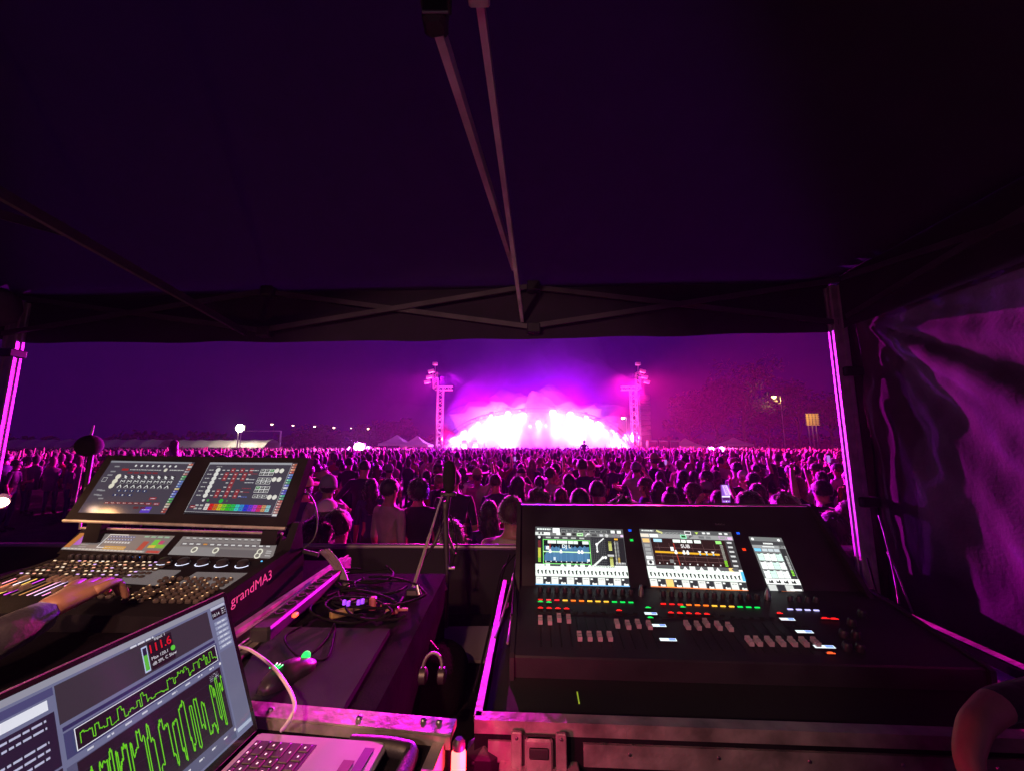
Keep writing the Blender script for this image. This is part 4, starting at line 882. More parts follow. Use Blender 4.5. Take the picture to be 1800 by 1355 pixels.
# ---- screen 3
q = sq([(1315.8, 942.4), (1373.3, 944.8), (1414, 1041.6), (1353, 1039.7)]); c = Canvas(*q)
c.rect(0, 0, 1, 1, (110, 112, 112), 1); c.disc(.09, .045, .045, (240, 242, 240)); c.disc(.88, .05, .045, (240, 242, 240)); c.rect(0, .085, 1, .16, (64, 64, 66), 2)
c.dashes(.36, .13, .66, .03, (235, 238, 235)); c.rect(0, .165, 1, .22, (150, 152, 152), 2); c.rect(.30, .18, .66, .20, (225, 228, 226), 3); c.rect(.80, .17, .97, .9, (50, 50, 52), 2)
c.rect(.02, .23, .22, .285, (120, 200, 240), 3)
for k in range(3): c.rect(.25+k*.18, .23, .41+k*.18, .285, (190, 200, 205), 3)
for r_ in range(3):
    for k in range(4): c.rect(.05+k*.185, .32+r_*.155, .225+k*.185, .455+r_*.155, (238, 244, 240) if (k+r_) % 3 else (205, 236, 222), 3); c.rect(.06+k*.185, .322+r_*.155, .16+k*.185, .335+r_*.155, DK, 4); c.rect(.05+k*.185, .38+r_*.155, .225+k*.185, .386+r_*.155, (170, 190, 185), 4)
for k in range(14): c.rect(.86, .70-k*.026, .93, .716-k*.026, (140, 225, 60) if k < 4 else (180, 184, 180), 4)
c.rect(.0, .775, 1, .87, (242, 246, 242), 3)
for k in range(4): c.poly([(.08+k*.22, .85), (.10+k*.22, .80), (.14+k*.22, .83), (.2+k*.22, .79), (.22+k*.22, .855)], DK, 4)
for k in range(4): c.rect(.02+k*.245, .88, .25+k*.245, .98, (200, 204, 200) if k % 2 == 0 else (46, 46, 50), 3)
c.rect(.62, .945, .95, .975, (245, 245, 240), 5); c.rect(.35, .985, 1, 1, (235, 120, 60), 4); c.build('display', SCRB, shg)
# ---- buttons between screens
for px, py, cc in ((1107, 932, (20, 90, 255)), (1110, 949, (20, 220, 80)), (1297, 937, (20, 90, 255)), (1307.5, 965.5, (255, 60, 20))):
    p = Ppl(px, py, Os, s_n); m = MB(); m.bbox(p, (.015, .012, .005), .002, ax=(U, Ys, sn)); pbn = m.build('push_button', M_blackp, dc)
    m = MB(); m.col = lin(*cc); m.box(p+sn*.003-Ys*.003, (.011, .003, .0006), ax=(U, Ys, sn)); m.box(p+sn*.003+Ys*.0015, (.006, .004, .0006), ax=(U, Ys, sn)); m.box(p+sn*.003+Ys*.0015-U*.005, (.0015, .006, .0006), ax=(U, Ys, sn)); m.box(p+sn*.003+Ys*.0015+U*.005, (.0015, .006, .0006), ax=(U, Ys, sn)); m.build('button_light', LED, pbn)
# ---- control surface
Of = B0+fn*.001
def PF(px, py): return Ppl(px, py, Of, f_n)
fax = (U, Yf, fn)
RED, ORG, YEL, GRN = (255, 30, 25), (255, 120, 30), (255, 190, 60), (10, 210, 80)
def knob_row(x0, y0, x1, y1, n, cols_):
    for k in range(n):
        px = x0+(x1-x0)*k/(n-1); py = y0+(y1-y0)*k/(n-1)
        p = PF(px, py-15); m = MB(); m.lathe(p, [(.0085, 0), (.0085, .010), (.0065, .017), (.006, .018)], 14, ax=fax); m.build('rotary_knob', M_blackp, dc, True)
        m = MB(); m.col = lin(*cols_[k]); p = PF(px, py); m.box(p+fn*.001, (.016, .005, .002), ax=fax); m.build('channel_led', LED, dc)
knob_row(950, 1053.5, 1109, 1058.5, 12, [(200, 30, 20), (230, 60, 60), (220, 30, 40), YEL, ORG, ORG, YEL, YEL, YEL, GRN, GRN, GRN])
knob_row(1166, 1061, 1331, 1067.5, 12, [RED, (225, 30, 30), RED, ORG, ORG, ORG, YEL, YEL, YEL, GRN, GRN, GRN])
knob_row(1389, 1070.5, 1435, 1072.5, 4, [(190, 185, 255)]*4)
def led_btn(px, py, cc, w=.019, h=.009):
    p = PF(px, py); m = MB(); m.bbox(p+fn*.002, (w, h, .005), .002, ax=fax); pbn = m.build('push_button', M_blackp, dc)
    m = MB(); m.col = lin(*cc); m.box(p+fn*.0048-Yf*.002, (w*.9, h*.4, .0006), ax=fax); m.box(p+fn*.0048+Yf*.002, (w*.5, h*.35, .0006), ax=fax); m.build('button_light', LED, pbn)
for px, py in ((950, 1058.5), (965, 1059.5)): led_btn(px, py, GRN)
for k in range(4): led_btn(950+15.3*k, 1069.5+.5*k, RED)
led_btn(1088, 1074, RED); led_btn(1200, 1068, GRN); led_btn(1370, 1079, RED); led_btn(1139, 1069, GRN); led_btn(1143, 1086.5, GRN)
for k in range(5): led_btn(1179+15.8*k, 1078+.6*k, RED)
led_btn(1450, 1088, RED, .026); led_btn(1466, 1089, RED, .026); led_btn(1460, 1149.5, (255, 90, 40), .024)
for px, py, w in ((1144, 1079, .038), (1158, 1100, .042), (1174.5, 1125, .046), (1384, 1089, .042), (1414, 1111, .046), (1449, 1137.5, .054)):
    p = PF(px, py); m = MB(); m.bbox(p+fn*.001, (w+.008, .017, .003), .002, ax=fax); pbn = m.build('label_display', M_blackp, dc)
    m = MB(); m.col = lin(215, 230, 235); m.box(p+fn*.0028, (w, .011, .0006), ax=fax); m.col = lin(120, 150, 235); m.box(p+fn*.0034+U*w*.25, (w*.4, .008, .0005), ax=fax); m.build('label_light', LED, pbn)
n_f = 0
def fader(px, py_t, py_b, py_cap, dx=0):
    global n_f
    a = PF(px, py_t); b = a-Yf*((a-PF(px+dx, py_b)).length)
    slot = MB(); slot.bbox((a+b)/2+fn*.0006, (.0035, (a-b).length, .0012), .0005, ax=fax); slot.build('fader_slot', M_rubber, dc)
    f_ = (py_cap-py_t)/(py_b-py_t); p = a.lerp(b, f_)
    m = MB(); prof = [(-.014, 0), (-.013, .013), (-.006, .010), (.0, .012), (.006, .010), (.013, .013), (.014, 0)]
    m.prism([p+Yf*y_+fn*(z_+.002) for y_, z_ in prof], U*-.0065, U*.0065)
    m.build('fader_cap', M_knob, dc)
    m = MB(); m.bbox(PF(px, py_t-8)+fn*.001, (.016, .009, .003), .002, ax=fax); m.build('channel_button', M_rubber, dc)
for k in range(4): fader(949.5+16.3*k, 1083, 1136, (1094, 1095, 1090, 1092)[k], 1)
for k in range(4): fader(1012+16.3*k, 1084, 1137, 1123, 4)
for k in range(4): fader(1080+18*k, 1086, 1139, (1101, 1103, 1101, 1103)[k], 8)
for k in range(5): fader(1200+17.4*k, 1089, 1141, (1103, 1104, 1099, 1104, 1106)[k], 15)
for k in range(1): fader(1287, 1092, 1144, 1130, 20)
for k in range(6): fader(1288+18.5*k+14, 1094, 1146, 1131, 26)
m = MB()
for x0, x1, y0 in ((942, 1120, 1076), (1160, 1350, 1084)): 
    a = PF(x0, y0); b = PF(x1, y0+6); m.bbox((a+b)/2+fn*.0008, ((b-a).length, .003, .0016), .0007, ax=fax)
for k in range(3): m.bbox(PF(1388+14*k, 1100+.4*k)+fn*.001, (.018, .006, .002), .001, ax=fax)
m.build('recess_line', M_rubber, dc)
for px, py in ((1483, 1118), (1505, 1120), (1489, 1141), (1512, 1143), (1497, 1098), (1515, 1082)):    # glossy knobs on the dark right end
    p = PF(px, py); m = MB(); m.lathe(p, [(.012, 0), (.012, .012), (.009, .02), (.008, .021)], 16, ax=fax); m.build('rotary_knob', M_blackp, dc, True)
for px, py in ((1127, 1046), (1349, 1052)):     # little chrome lamp sockets between the screens
    p = PF(px, py); m = MB(); m.lathe(p, [(.010, 0), (.009, .018), (.005, .03), (.005, .036)], 12, ax=fax); m.build('lamp_socket', M_steel, dc, True)

# ================================================================== CASES
def edge(mb, a, b, w=.03, t=.0025, nrm1=Zv, nrm2=None):          # L-shaped aluminium edging along a..b
    a = Vector(a); b = Vector(b); d_ = (b-a).normalized(); L = (b-a).length; n1 = nrm1; n2 = nrm2
    mb.box((a+b)/2+n1*t/2-n2*w/2, (L, w, t), ax=(d_, n2, n1)); mb.box((a+b)/2+n2*t/2-n1*(w/2-t), (L, t, w), ax=(d_, n2, n1))
def corner_ball(p, parent):
    m = MB(); pr_ = []
    for k in range(7): a = math.pi/2*k/6; pr_.append((.034*math.cos(a)+.0005, .034*math.sin(a)))
    m.lathe(Vector(p)-Zv*.02, [(.034, -.02)]+pr_, 14); o_ = m.build('corner_ball', M_steel, parent, True); return o_
def rivet(mb, p, n_, r_=.005):
    n_ = Vector(n_).normalized(); X = n_.orthogonal().normalized(); mb.lathe(p, [(r_, 0), (r_*.8, r_*.45), (r_*.3, r_*.6)], 8, ax=(X, n_.cross(X), n_))
# the audio console's tray
rim = B0+Zv*-.022
k0 = thing('console_case', 'black flight case tray with metal edging under the audio mixing desk', 'flight case', (B0.x+.55, 1.3, DECK))
def H(x, w, z=0): return rim+U*x+Wd*w+Zv*z
x0, x1, w0, w1 = -.075, 1.36, -.225, .66
zb = DECK-rim.z
m = MB()
for c_, s_ in ((H((x0+x1)/2, w0+.006, -.13), (x1-x0, .012, .24)), (H((x0+x1)/2, w1-.006, -.13), (x1-x0, .012, .24))): m.box(c_, s_, ax=(U, Wd, Zv))
for c_, s_ in ((H(x0+.006, (w0+w1)/2, -.13), (.012, w1-w0-.024, .24)), (H(x1-.006, (w0+w1)/2, -.13), (.012, w1-w0-.024, .24))): m.box(c_, s_, ax=(U, Wd, Zv))
m.build('tray_wall', M_case, k0)
m = MB(); m.box(H((x0+x1)/2, (w0+w1)/2, -.045), (x1-x0-.03, w1-w0-.03, .02), ax=(U, Wd, Zv)); m.build('foam_lining', M_foam, k0)
m = MB(); edge(m, H(x0, w0), H(x1, w0), .026, .003, Zv, -Wd); edge(m, H(x0, w0+.01), H(x0, w1), .013, .003, Zv, -U); edge(m, H(x1, w0+.01), H(x1, w1), .022, .003, Zv, U)
m.box(H((x0+x1)/2+.08, w0-.002, -.055), (x1-x0-.30, .008, .042), ax=(U, Wd, Zv)); m.box(H(x0+.055, w0-.002, -.055), (.05, .006, .04), ax=(U, Wd, Zv))
m.build('metal_edging', M_wornalu, k0)
m = MB(); m.box(H((x0+x1)/2, (w0+w1)/2, (-.26+zb)/2), (x1-x0-.01, w1-w0-.01, -zb-.26), ax=(U, Wd, Zv)); m.build('case_body', M_case, k0)
m = MB(); m.bbox(H(.10+.6, w0-.01, -.205), (1.3, .02, .07), .006, ax=(U, Wd, Zv)); m.build('lower_edging', M_wornalu, k0)
# recessed latch
lt = H(.062, w0-.006, -.075)
m = MB(); m.bbox(lt, (.165, .008, .14), .003, ax=(U, -Zv, -Wd)); lpt = m.build('latch_plate', M_wornalu, k0)
m = MB(); m.box(lt-Wd*.007+Zv*.012, (.10, .006, .095), ax=(U, Wd, Zv)); m.build('latch_recess', M_rubber, lpt)
for sx in (-.046, .046):
    m = MB(); m.bbox(lt+U*sx-Wd*.014+Zv*.02, (.022, .010, .10), .002, ax=(U, Wd, Zv)); m.build('latch_arm', M_wornalu, lpt)
m = MB(); m.bbox(lt-Wd*.016+Zv*.030, (.058, .012, .060), .004, ax=(U, Wd, Zv)); m.build('latch_body', M_wornalu, lpt)
m = MB(); m.bbox(lt-Wd*.0235+Zv*.036, (.040, .004, .020), .0018, ax=(U, Wd, Zv)); m.build('latch_slot', M_rubber, lpt)
rivet_parts([(lt+U*dx-Wd*.0045+Zv*dz, -Wd, .005) for dx, dz in ((-.07, -.055), (-.02, -.06), (.03, -.06), (.07, -.058), (-.07, .0), (.07, .0))]+[(lt+U*dx-Wd*.019+Zv*dz, -Wd, .004) for dx, dz in ((-.046, .06), (-.046, -.01), (.046, .06), (.046, -.01))]+[(H(.25+.18*k, w0-.006, -.05), -Wd, .004) for k in range(6)], k0)
# ball corner and its riveted plate
m = MB(); bc = H(x0+.02, w0+.02, -.10)
m.bbox(bc+Vector((0, 0, .0)), (.075, .075, .11), .02, ax=(U, Wd, Zv)); m.build('corner_plate', M_black, k0)
rivet_parts([(bc+U*dx-Wd*.0375+Zv*dz, -Wd, .005) for dx, dz in ((-.02, .03), (.012, .012), (-.02, -.01), (.01, -.035), (-.022, -.04), (.024, -.012))], k0)
m = MB(); m.col = (1, 1, 1); m.prism([H(.16, -.10, -.034), H(.163, -.10, -.034), H(.163, -.055, -.034), H(.16, -.055, -.034)], Zv*0, Zv*.002); m.build('glowing_mark', mat('yellow_tape', (.6, .8, .05), .5, emis=(.5, .8, .05), es=.35), k0)  # short tape mark given a slight glow of its own
# the lighting console's case
LZ = CZ-.52
k1 = thing('console_case', 'black flight case with long pinkish metal edge under the lighting console', 'flight case', (-1.4, 1.35, DECK))
m = MB(); m.box((-1.42, 1.33, (LZ+DECK)/2-.002), (1.34, 1.16, LZ-DECK-.004)); m.build('case_body', M_case, k1)
m = MB(); ex_ = -.74
edge(m, (ex_, .75, LZ+.004), (ex_, 1.92, LZ+.004), .045, .003, Zv, Vector((1, 0, 0)))
m.box((ex_-.012, 1.335, LZ+.012), (.006, 1.17, .012)); m.box((ex_+.004, 1.335, LZ-.085), (.008, 1.17, .022)); m.build('metal_edging', M_wornalu, k1)
rivet_parts([(Vector((ex_+.0035, .86+.15*k, LZ-.02)), (1, 0, 0), .004) for k in range(8)], k1)
m = MB(); m.prism([Vector((-2.0, 1.18, LZ+.006)), Vector((-.80, 1.15, LZ+.006)), Vector((-.80, .62, LZ-.05)), Vector((-2.0, .62, LZ-.05))], Zv*0, Zv*.012); m.build('padded_apron', mat('black_apron', (.006, .005, .008), .9, bump=(60, .5, .006), spec=.1), k1)
# rack frame holding mouse board: a long low case between the desks
k2 = thing('equipment_case', 'dark equipment case between the desks carrying the mouse board and cables', 'flight case', (-.45, 1.25, DECK))
MZ = CZ-.535
m = MB(); m.box((-.50, 1.32, (MZ+DECK)/2-.003), (.44, .92, MZ-DECK-.006)); m.build('case_body', M_case, k2)
m = MB()
for x_ in (-.715, -.70): m.tube([(x_, .9, MZ+.012), (x_, 1.75, MZ+.012)], .004, 6)
m.box((-.685, 1.3, MZ+.006), (.02, .9, .008)); m.build('metal_edging', M_wornalu, k2)
m = MB(); bp_ = [Pz(480, 1101, MZ-CZ+.012), Pz(686, 1104, MZ-CZ+.012), Pz(600, 1249, MZ-CZ+.012), Pz(428, 1240, MZ-CZ+.012), Pz(424, 1180, MZ-CZ+.012)]
m.prism(bp_, Zv*-.014, Zv*.0); board = m.build('mouse_board', M_mat, None)
tag(board, 'dark grey mouse board lying between laptop and power cables', 'mouse mat')
# case the laptop stands on
k3 = thing('laptop_case', 'worn flight case top with wide scuffed metal rail, carrying the laptop', 'flight case', (-.5, .55, DECK)); NZ = CZ-.515
a = Pz(430, 1240, NZ-CZ); b = Pz(803, 1274, NZ-CZ)
m = MB(); dirr = (b-a).normalized(); nn = Vector((-dirr.y, dirr.x, 0)); cpos = (b+a)/2
a2 = b-dirr*.62
m.prism([a2, b-dirr*.01, b-dirr*.03-nn*.55, a2-nn*.55], Zv*-(NZ-DECK), Zv*-.006); m.build('case_body', M_case, k3)
m = MB(); m.box((a2+b)/2-nn*.022+Zv*.006, ((b-a2).length, .040, .012), ax=(dirr, nn, Zv)); m.box((a2+b)/2-nn*.0445+Zv*.0, ((b-a2).length, .004, .02), ax=(dirr, nn, Zv)); m.build('metal_rail', M_wornalu, k3)
rivet_parts([(b-dirr*t_-nn*(.022 if t_ > .1 else .012)+Zv*.012, Zv, .006) for t_ in (.03, .06, .18, .36, .50)], k3)
m = MB(); m.tube(bez([b-dirr*.17-nn*.07+Zv*.0, b-dirr*.08-nn*.075+Zv*.004, b-dirr*.055-nn*.10, b-dirr*.055-nn*.30], 6), .014, 10); m.build('corner_tube', M_black, k3, True)
m = MB(); m.box(b-dirr*.02-nn*.28-Zv*.02, (.02, .48, .04), ax=(dirr, nn, Zv)); m.build('side_rail', M_wornalu, k3)
# red glowing lamp between the cases
p = P(806, 1338, .77); t = thing('red_lamp', 'small glowing red lamp upright in the gap between the cases', 'lamp', tuple(p-Zv*.06))
m = MB(); m.lathe(p-Zv*.0, [(.013, -.09), (.013, -.035), (.015, -.03)], 14); m.build('lamp_base', M_blackp, t, True)
m = MB(); m.lathe(p, [(.011, -.03), (.0125, -.02), (.0125, .014), (.009, .02)], 14); m.build('lamp_tube', mat('red_glow', (.8, .1, .05), .4, emis=(1, .05, .045), es=11), t, True)
m = MB(); m.lathe(p, [(.011, .021), (.011, .03), (.006, .036)], 14); m.build('lamp_cap', M_blackp, t, True)
light('red_lamp_light', 'POINT', p+Vector((.045, -.03, .01)), 4, (1, .004, .17), .012)

# ================================================================== LAPTOP
H1 = Pz(455, 1283, -.500); ax_h = Vector((-.097, -.995, 0)); ax_b = Vector((.995, -.097, 0)); Zl = Zv
LW, LD = .352, .238
lp = thing('laptop', 'open silver laptop showing green level graphs on its screen', 'laptop', tuple(H1+ax_h*LW/2+ax_b*LD/2))
m = MB(); cc = H1+ax_h*LW/2+ax_b*LD/2-Zv*.007; m.bbox(cc, (LW, LD, .013), .005, ax=(ax_h, ax_b, Zv)); m.build('base', M_lap, lp)
def LB(h, b_, z=0): return H1+ax_h*h+ax_b*b_+Zv*z
m = MB(); m.box(LB(.166, .068, .0), (.286, .108, .0012), ax=(ax_h, ax_b, Zv)); kwl = m.build('keyboard_well', M_rubber, lp)
lg = MB(); M_lk = mat('laptop_keys', (.035, .03, .03), .4)
rows = [(.008, .014), (.018, .018), (.018, .018), (.018, .018), (.018, .018), (.018, .018)]
bx_ = .017
for ri, (kh, _) in enumerate(rows):
    x = .026; widths = [.0165]*15
    if ri == 0: widths = [.0165]*14+[.0165]
    if ri in (1,): widths = [.029]+[.0165]*13
    if ri == 2: widths = [.0165]*13+[.029]
    if ri == 3: widths = [.031]+[.0165]*11+[.031]
    if ri == 4: widths = [.041]+[.0165]*10+[.041]
    if ri == 5: widths = [.0165, .0165, .0165, .0215, .0165, .094, .0215, .0165, .0165, .0165]
    for wd_ in widths:
        if x+wd_ > .31: break
        m = MB(); m.bbox(LB(x+wd_/2, bx_+kh/2, .0016), (wd_, kh-.002, .002), .0009, ax=(ax_h, ax_b, Zv)); m.build('key', M_lk, kwl)
        lg.box(LB(x+wd_/2, bx_+kh/2, .0030), (.0035, .0022, .0003), ax=(ax_h, ax_b, Zv)); x += wd_+.0025
    bx_ += kh+.0005
lo_ = lg.build('key_legend', mat('key_glow', (.8, .8, .8), .4, emis=(1, .9, .8), es=.7), kwl); lo_['kind'] = 'stuff'
m = MB(); m.box(LB(.176, .178, .0), (.14, .085, .001), ax=(ax_h, ax_b, Zv)); m.build('trackpad', mat('trackpad', (.46, .45, .47), .3, .5), lp)
for h0, h1, b0_, b1_, cc_ in ((.022, .088, .206, .222, (.07, .03, .10)), (.050, .088, .184, .202, (.16, .05, .09))):
    m = MB(); m.box(LB((h0+h1)/2, (b0_+b1_)/2, .0008), (h1-h0, b1_-b0_, .0008), ax=(ax_h, ax_b, Zv)); m.build('sticker', mat('sticker_%d' % int(b0_*1000), cc_, .5), lp)
TRc = P(386, 1052, .775); upv = (TRc-H1); upv = upv-ax_h*upv.dot(ax_h); LH = .243; upv = upv.normalized(); nrm = ax_h.cross(upv).normalized()
if nrm.x < 0: nrm = -nrm
m = MB(); m.bbox(H1+ax_h*LW/2+upv*(LH/2+.002)-nrm*.003, (LW, LH, .005), .004, ax=(ax_h, upv, nrm)); lid = m.build('lid', M_lap, lp)
m = MB(); m.bbox(H1+ax_h*LW/2+upv*(LH/2+.002)+nrm*.0001, (LW-.003, LH-.003, .0012), .0005, ax=(ax_h, upv, nrm)); m.build('bezel', mat('glass_bezel', (.008, .008, .009), .12), lid)
tl_ = H1+ax_h*(LW-.008)+upv*(LH-.006)+nrm*.001; tr_ = H1+ax_h*.010+upv*(LH-.006)+nrm*.001; br_ = H1+ax_h*.010+upv*.016+nrm*.001; bl_ = H1+ax_h*(LW-.008)+upv*.016+nrm*.001
c = Canvas(tl_, tr_, br_, bl_, .0002)
FR_ = (110, 116, 150); INK = (24, 22, 34); GG = (110, 215, 30)
c.rect(0, 0, 1, 1, FR_, 1); c.rect(0, 0, 1, .035, (150, 152, 168), 2)
c.rect(.03, .05, .23, .09, (70, 74, 120), 2); c.rect(.03, .10, .21, .15, (235, 238, 250), 3); c.rect(0, .17, .225, .44, (26, 26, 50), 2)
for k in range(6): c.dashes(.01, .195+k*.035, .20, .011, (190, 195, 225)) if k != 2 else None
c.rect(0, .45, .225, 1, (34, 30, 46), 2)
c.rect(.235, .05, .885, .25, (52, 50, 60), 2); c.dashes(.50, .045, .60, .012, (220, 222, 235))
c.rect(.24, .27, .89, .29, (40, 44, 90), 2)
c.rect(.54, .075, .565, .235, (190, 205, 240), 3); c.rect(.544, .085, .561, .13, (26, 28, 60), 4); c.rect(.544, .13, .561, .225, (90, 190, 60), 4)
c.rect(.57, .065, .68, .24, (16, 16, 20), 3)
c.text('Input 1', .625, .068, .02, (225, 228, 240), 5); c.text('111.6', .575, .135, .052, (225, 20, 40), 5, 'L', bold=True); c.disc(.675, .17, .011, (90, 215, 60), 5)
c.text('Max 120.1', .575, .18, .020, (235, 235, 245), 5, 'L'); c.text('dB SPL C Slow', .575, .215, .020, (235, 235, 245), 5, 'L')
c.rect(.24, .30, .895, .43, (60, 66, 110), 2); c.rect(.27, .305, .885, .42, (16, 16, 28), 3); c.frame(.27, .305, .885, .42, .003, (235, 238, 250), 5)
rg = random.Random(21)
def trace(u0, u1, v0, v1, n, seed, lo=.85, hi=.15, t=.0018):
    r_ = random.Random(seed); pts = []; u = u0; lvl = lo
    while u < u1:
        pts.append((u, v0+(v1-v0)*lvl)); w_ = (u1-u0)/n*r_.uniform(.4, 1.5)
        if r_.random() < .45: lvl = lo+r_.uniform(-.18, .1)
        else: lvl = hi+r_.uniform(-.1, .22)
        pts.append((u+w_*.08, v0+(v1-v0)*lvl)); u += w_
        for q_ in range(3): pts.append((u-w_*(.7-.25*q_), v0+(v1-v0)*(lvl+r_.uniform(-.05, .05))))
    return pts
c.line(trace(.285, .875, .32, .41, 52, 3, .80, .22), .0009, GG, 6)
for k in range(9): c.dashes(.30+k*.066, .445, .325+k*.066, .010, (215, 215, 230))
c.rect(.235, .465, .895, .985, (84, 88, 120), 2); c.rect(.265, .47, .885, .90, INK, 3)
for k in range(5): c.line([(.265, .53+k*.075), (.885, .53+k*.075)], .0005, (44, 42, 60), 4)
c.line(trace(.275, .88, .50, .88, 58, 12, .85, .12), .0013, GG, 6)
for k in range(9): c.dashes(.28+k*.068, .93, .305+k*.068, .010, (225, 225, 235))
for k in range(4): c.dashes(.82, .49+k*.012, .87, .006, (200, 202, 220))
c.rect(.55, .955, .60, .975, (200, 205, 225), 3)
c.rect(.905, .04, .995, .06, (190, 195, 215), 3); c.rect(.905, .065, .995, .13, (22, 22, 30), 3); c.text('10:14', .910, .112, .022, (235, 238, 250), 5, 'L')
for k in range(3): c.dashes(.968, .08+k*.016, .992, .008, (210, 212, 225))
for k in range(6): c.rect(.91, .155+k*.036, .99, .18+k*.036, (150, 158, 190), 3); c.dashes(.925, .168+k*.036, .98, .010, (225, 228, 240))
c.rect(.905, .38, .995, .93, (104, 108, 136), 2); c.rect(.905, .94, .995, .965, (180, 190, 215), 3); c.disc(.892, .45, .006, (235, 235, 240)); c.disc(.892, .93, .007, (235, 235, 240))
c.build('display', SCRL, lid)
# ================================================================== MOUSE AND SMALL THINGS
mc = Pz(508, 1190, MZ-CZ+.02); md = (Pz(560, 1162, MZ-CZ)-Pz(460, 1222, MZ-CZ)).normalized(); mx = md.cross(Zv).normalized()
ms = thing('computer_mouse', 'black gaming mouse with green lit logo on dark board', 'computer mouse', tuple(mc))
m = MB(); vs = []; nl, nr = 16, 14; ML = .135
base = Pz(508, 1190, MZ-CZ+.012)
for i in range(nl+1):
    t_ = i/nl; y = (t_-.5)*ML; hw_ = .034*(math.sin(math.pi*min(max(t_*.96+.02, 0), 1))**.42)*(1-.12*math.exp(-((t_-.55)/.15)**2)); hh = .040*(math.sin(math.pi*(t_*.93+.035))**.6)*(1.08-.35*t_)
    for k in range(nr): a = math.pi*k/(nr-1); vs.append(base+md*y+mx*(-math.cos(a)*hw_)+Zv*(max(0,math.sin(a))**.75*hh))
m.add(vs, [(i*nr+k, i*nr+k+1, (i+1)*nr+k+1, (i+1)*nr+k) for i in range(nl) for k in range(nr-1)]+[tuple(range(nr)), tuple(range(nl*nr, (nl+1)*nr))])
m.build('shell', mat('mouse_shell', (.03, .026, .028), .28, var=.2), ms, True)
m = MB(); m.lathe(base+md*.042+Zv*.024, [(.010, -.004), (.0125, -.002), (.0125, .002), (.010, .004)], 16, ax=(md, Zv, mx)); m.build('scroll_wheel', mat('green_glow', (.05, .4, .1), .4, emis=(.01, .9, .14), es=1.6), ms, True)
m = MB(); m.col = lin(10, 220, 70); lc = base-md*.034+Zv*.0385
for k in range(3):
    m.tube(bez([lc+mx*(-.010+.010*k)-md*.010, lc+mx*(-.005+.008*k)-md*.001+Zv*.001, lc+mx*(-.011+.009*k)+md*.010], 4), .0016, 6)
m.build('logo', mat('green_glow', (0, 0, 0)), ms, True)
def cable(name, label, pts, r_, m_, cat='cable', n=8, group=None):
    m = MB(); m.tube(bez(pts, n), r_, 8); o_ = m.build(name, m_, None, True); tag(o_, label, cat, group); return o_
M_cab = mat('black_cable', (.012, .011, .013), .6, spec=.2); M_pcab = mat('white_cable', (.62, .55, .62), .4)
z_ = MZ-CZ+.016
cable('mouse_cable', 'thin black mouse cable looping on the board behind the mouse', [base+md*.066+Zv*.006, Pz(575, 1155, z_), Pz(586, 1120, z_), Pz(588, 1095, z_), Pz(575, 1120, z_), Pz(545, 1150, z_), Pz(520, 1150, z_), Pz(500, 1120, z_), Pz(530, 1100, z_)], .0022, M_cab)
cable('charging_cable', 'pink lit white charging cable arching from laptop over the scuffed rail', [Pz(410, 1134, -.49), P(440, 1142, .98), P(478, 1170, .90), P(505, 1205, .84), P(518, 1238, .80), P(510, 1262, .775), Pz(495, 1283, -.505)], .0032, M_pcab)
# foam ball talkback microphone at the left on its stand
yb = 1.95; p = P(157, 783, yb); t = thing('ball_microphone', 'round black foam ball microphone on a rod behind the left console', 'microphone', (p.x, yb, CZ-.52))
m = MB(); m.lathe(p, [(.052*math.sin(math.pi*(k+.3)/12.6), -.052*math.cos(math.pi*(k+.3)/12.6)) for k in range(13)], 20); m.build('foam_ball', mat('mic_foam', (.01, .008, .012), .95, bump=(220, .6, .004)), t, True)
m = MB(); m.tube([p+Zv*.05, P(165, 747, yb)], [.006, .003], 8); m.tube([P(157, 800, yb), P(140, 930, yb-.05)], .005, 8); m.build('rod', M_alu, t, True)
m = MB(); m.tube([P(160, 798, yb), P(150, 856, yb-.02)], .011, 10); m.build('grip', M_black, t, True)
m = MB(); m.tube([P(148, 800, yb+.2), P(128, 905, yb+.1)], .003, 6); m.build('brace', M_alu, t, True)
# gooseneck lamp bending behind the left console
t = thing('gooseneck_lamp', 'thin gooseneck desk lamp arching beside the right lighting screen', 'desk lamp', tuple(P(530, 965, 1.62)))
m = MB(); m.tube(bez([P(530, 966, 1.62), P(552, 945, 1.63), P(558, 915, 1.64), P(553, 885, 1.64), P(541, 865, 1.63), P(534, 861, 1.63)], 8), .0032, 8); m.build('neck', M_blackp, t, True)
m = MB(); m.tube([P(537, 862, 1.63), P(514, 863, 1.62)], [.007, .0085], 10); m.build('lamp_head', mat('lilac_metal', (.5, .35, .55), .3, .6), t, True)
m = MB(); m.tube([P(528, 967, 1.62), P(560, 975, 1.62)], .008, 8); m.build('clamp', M_blackp, t, True)
# warm desk lamp at the far left
pw_ = rel(-1.80, 1.445, -.21); t = thing('desk_lamp', 'warm glowing desk lamp head at the left picture edge', 'desk lamp', tuple(pw_-Zv*.2))
m = MB(); m.tube(bez([pw_+Vector((-.25, .05, -.38)), pw_+Vector((-.25, .03, -.1)), pw_+Vector((-.16, 0, .04)), pw_+Vector((-.05, 0, .012))], 8), .006, 8); m.build('neck', M_blackp, t, True)
Xx = (Vector((0, 1, 0)), Vector((0, 0, 1)), Vector((1, 0, 0)))
m = MB(); m.lathe(pw_+Vector((-.05, 0, .012)), [(.012, -.03), (.02, .0), (.026, .055)], 16, ax=Xx); m.build('lamp_shade', M_blackp, t, True)
m = MB(); m.lathe(pw_+Vector((.0, 0, .008)), [(.018, -.006), (.014, .014), (.006, .026)], 14, ax=Xx); m.build('bulb', mat('warm_bulb', (1, 1, 1), .4, emis=(1, .72, .36), es=30), t, True)
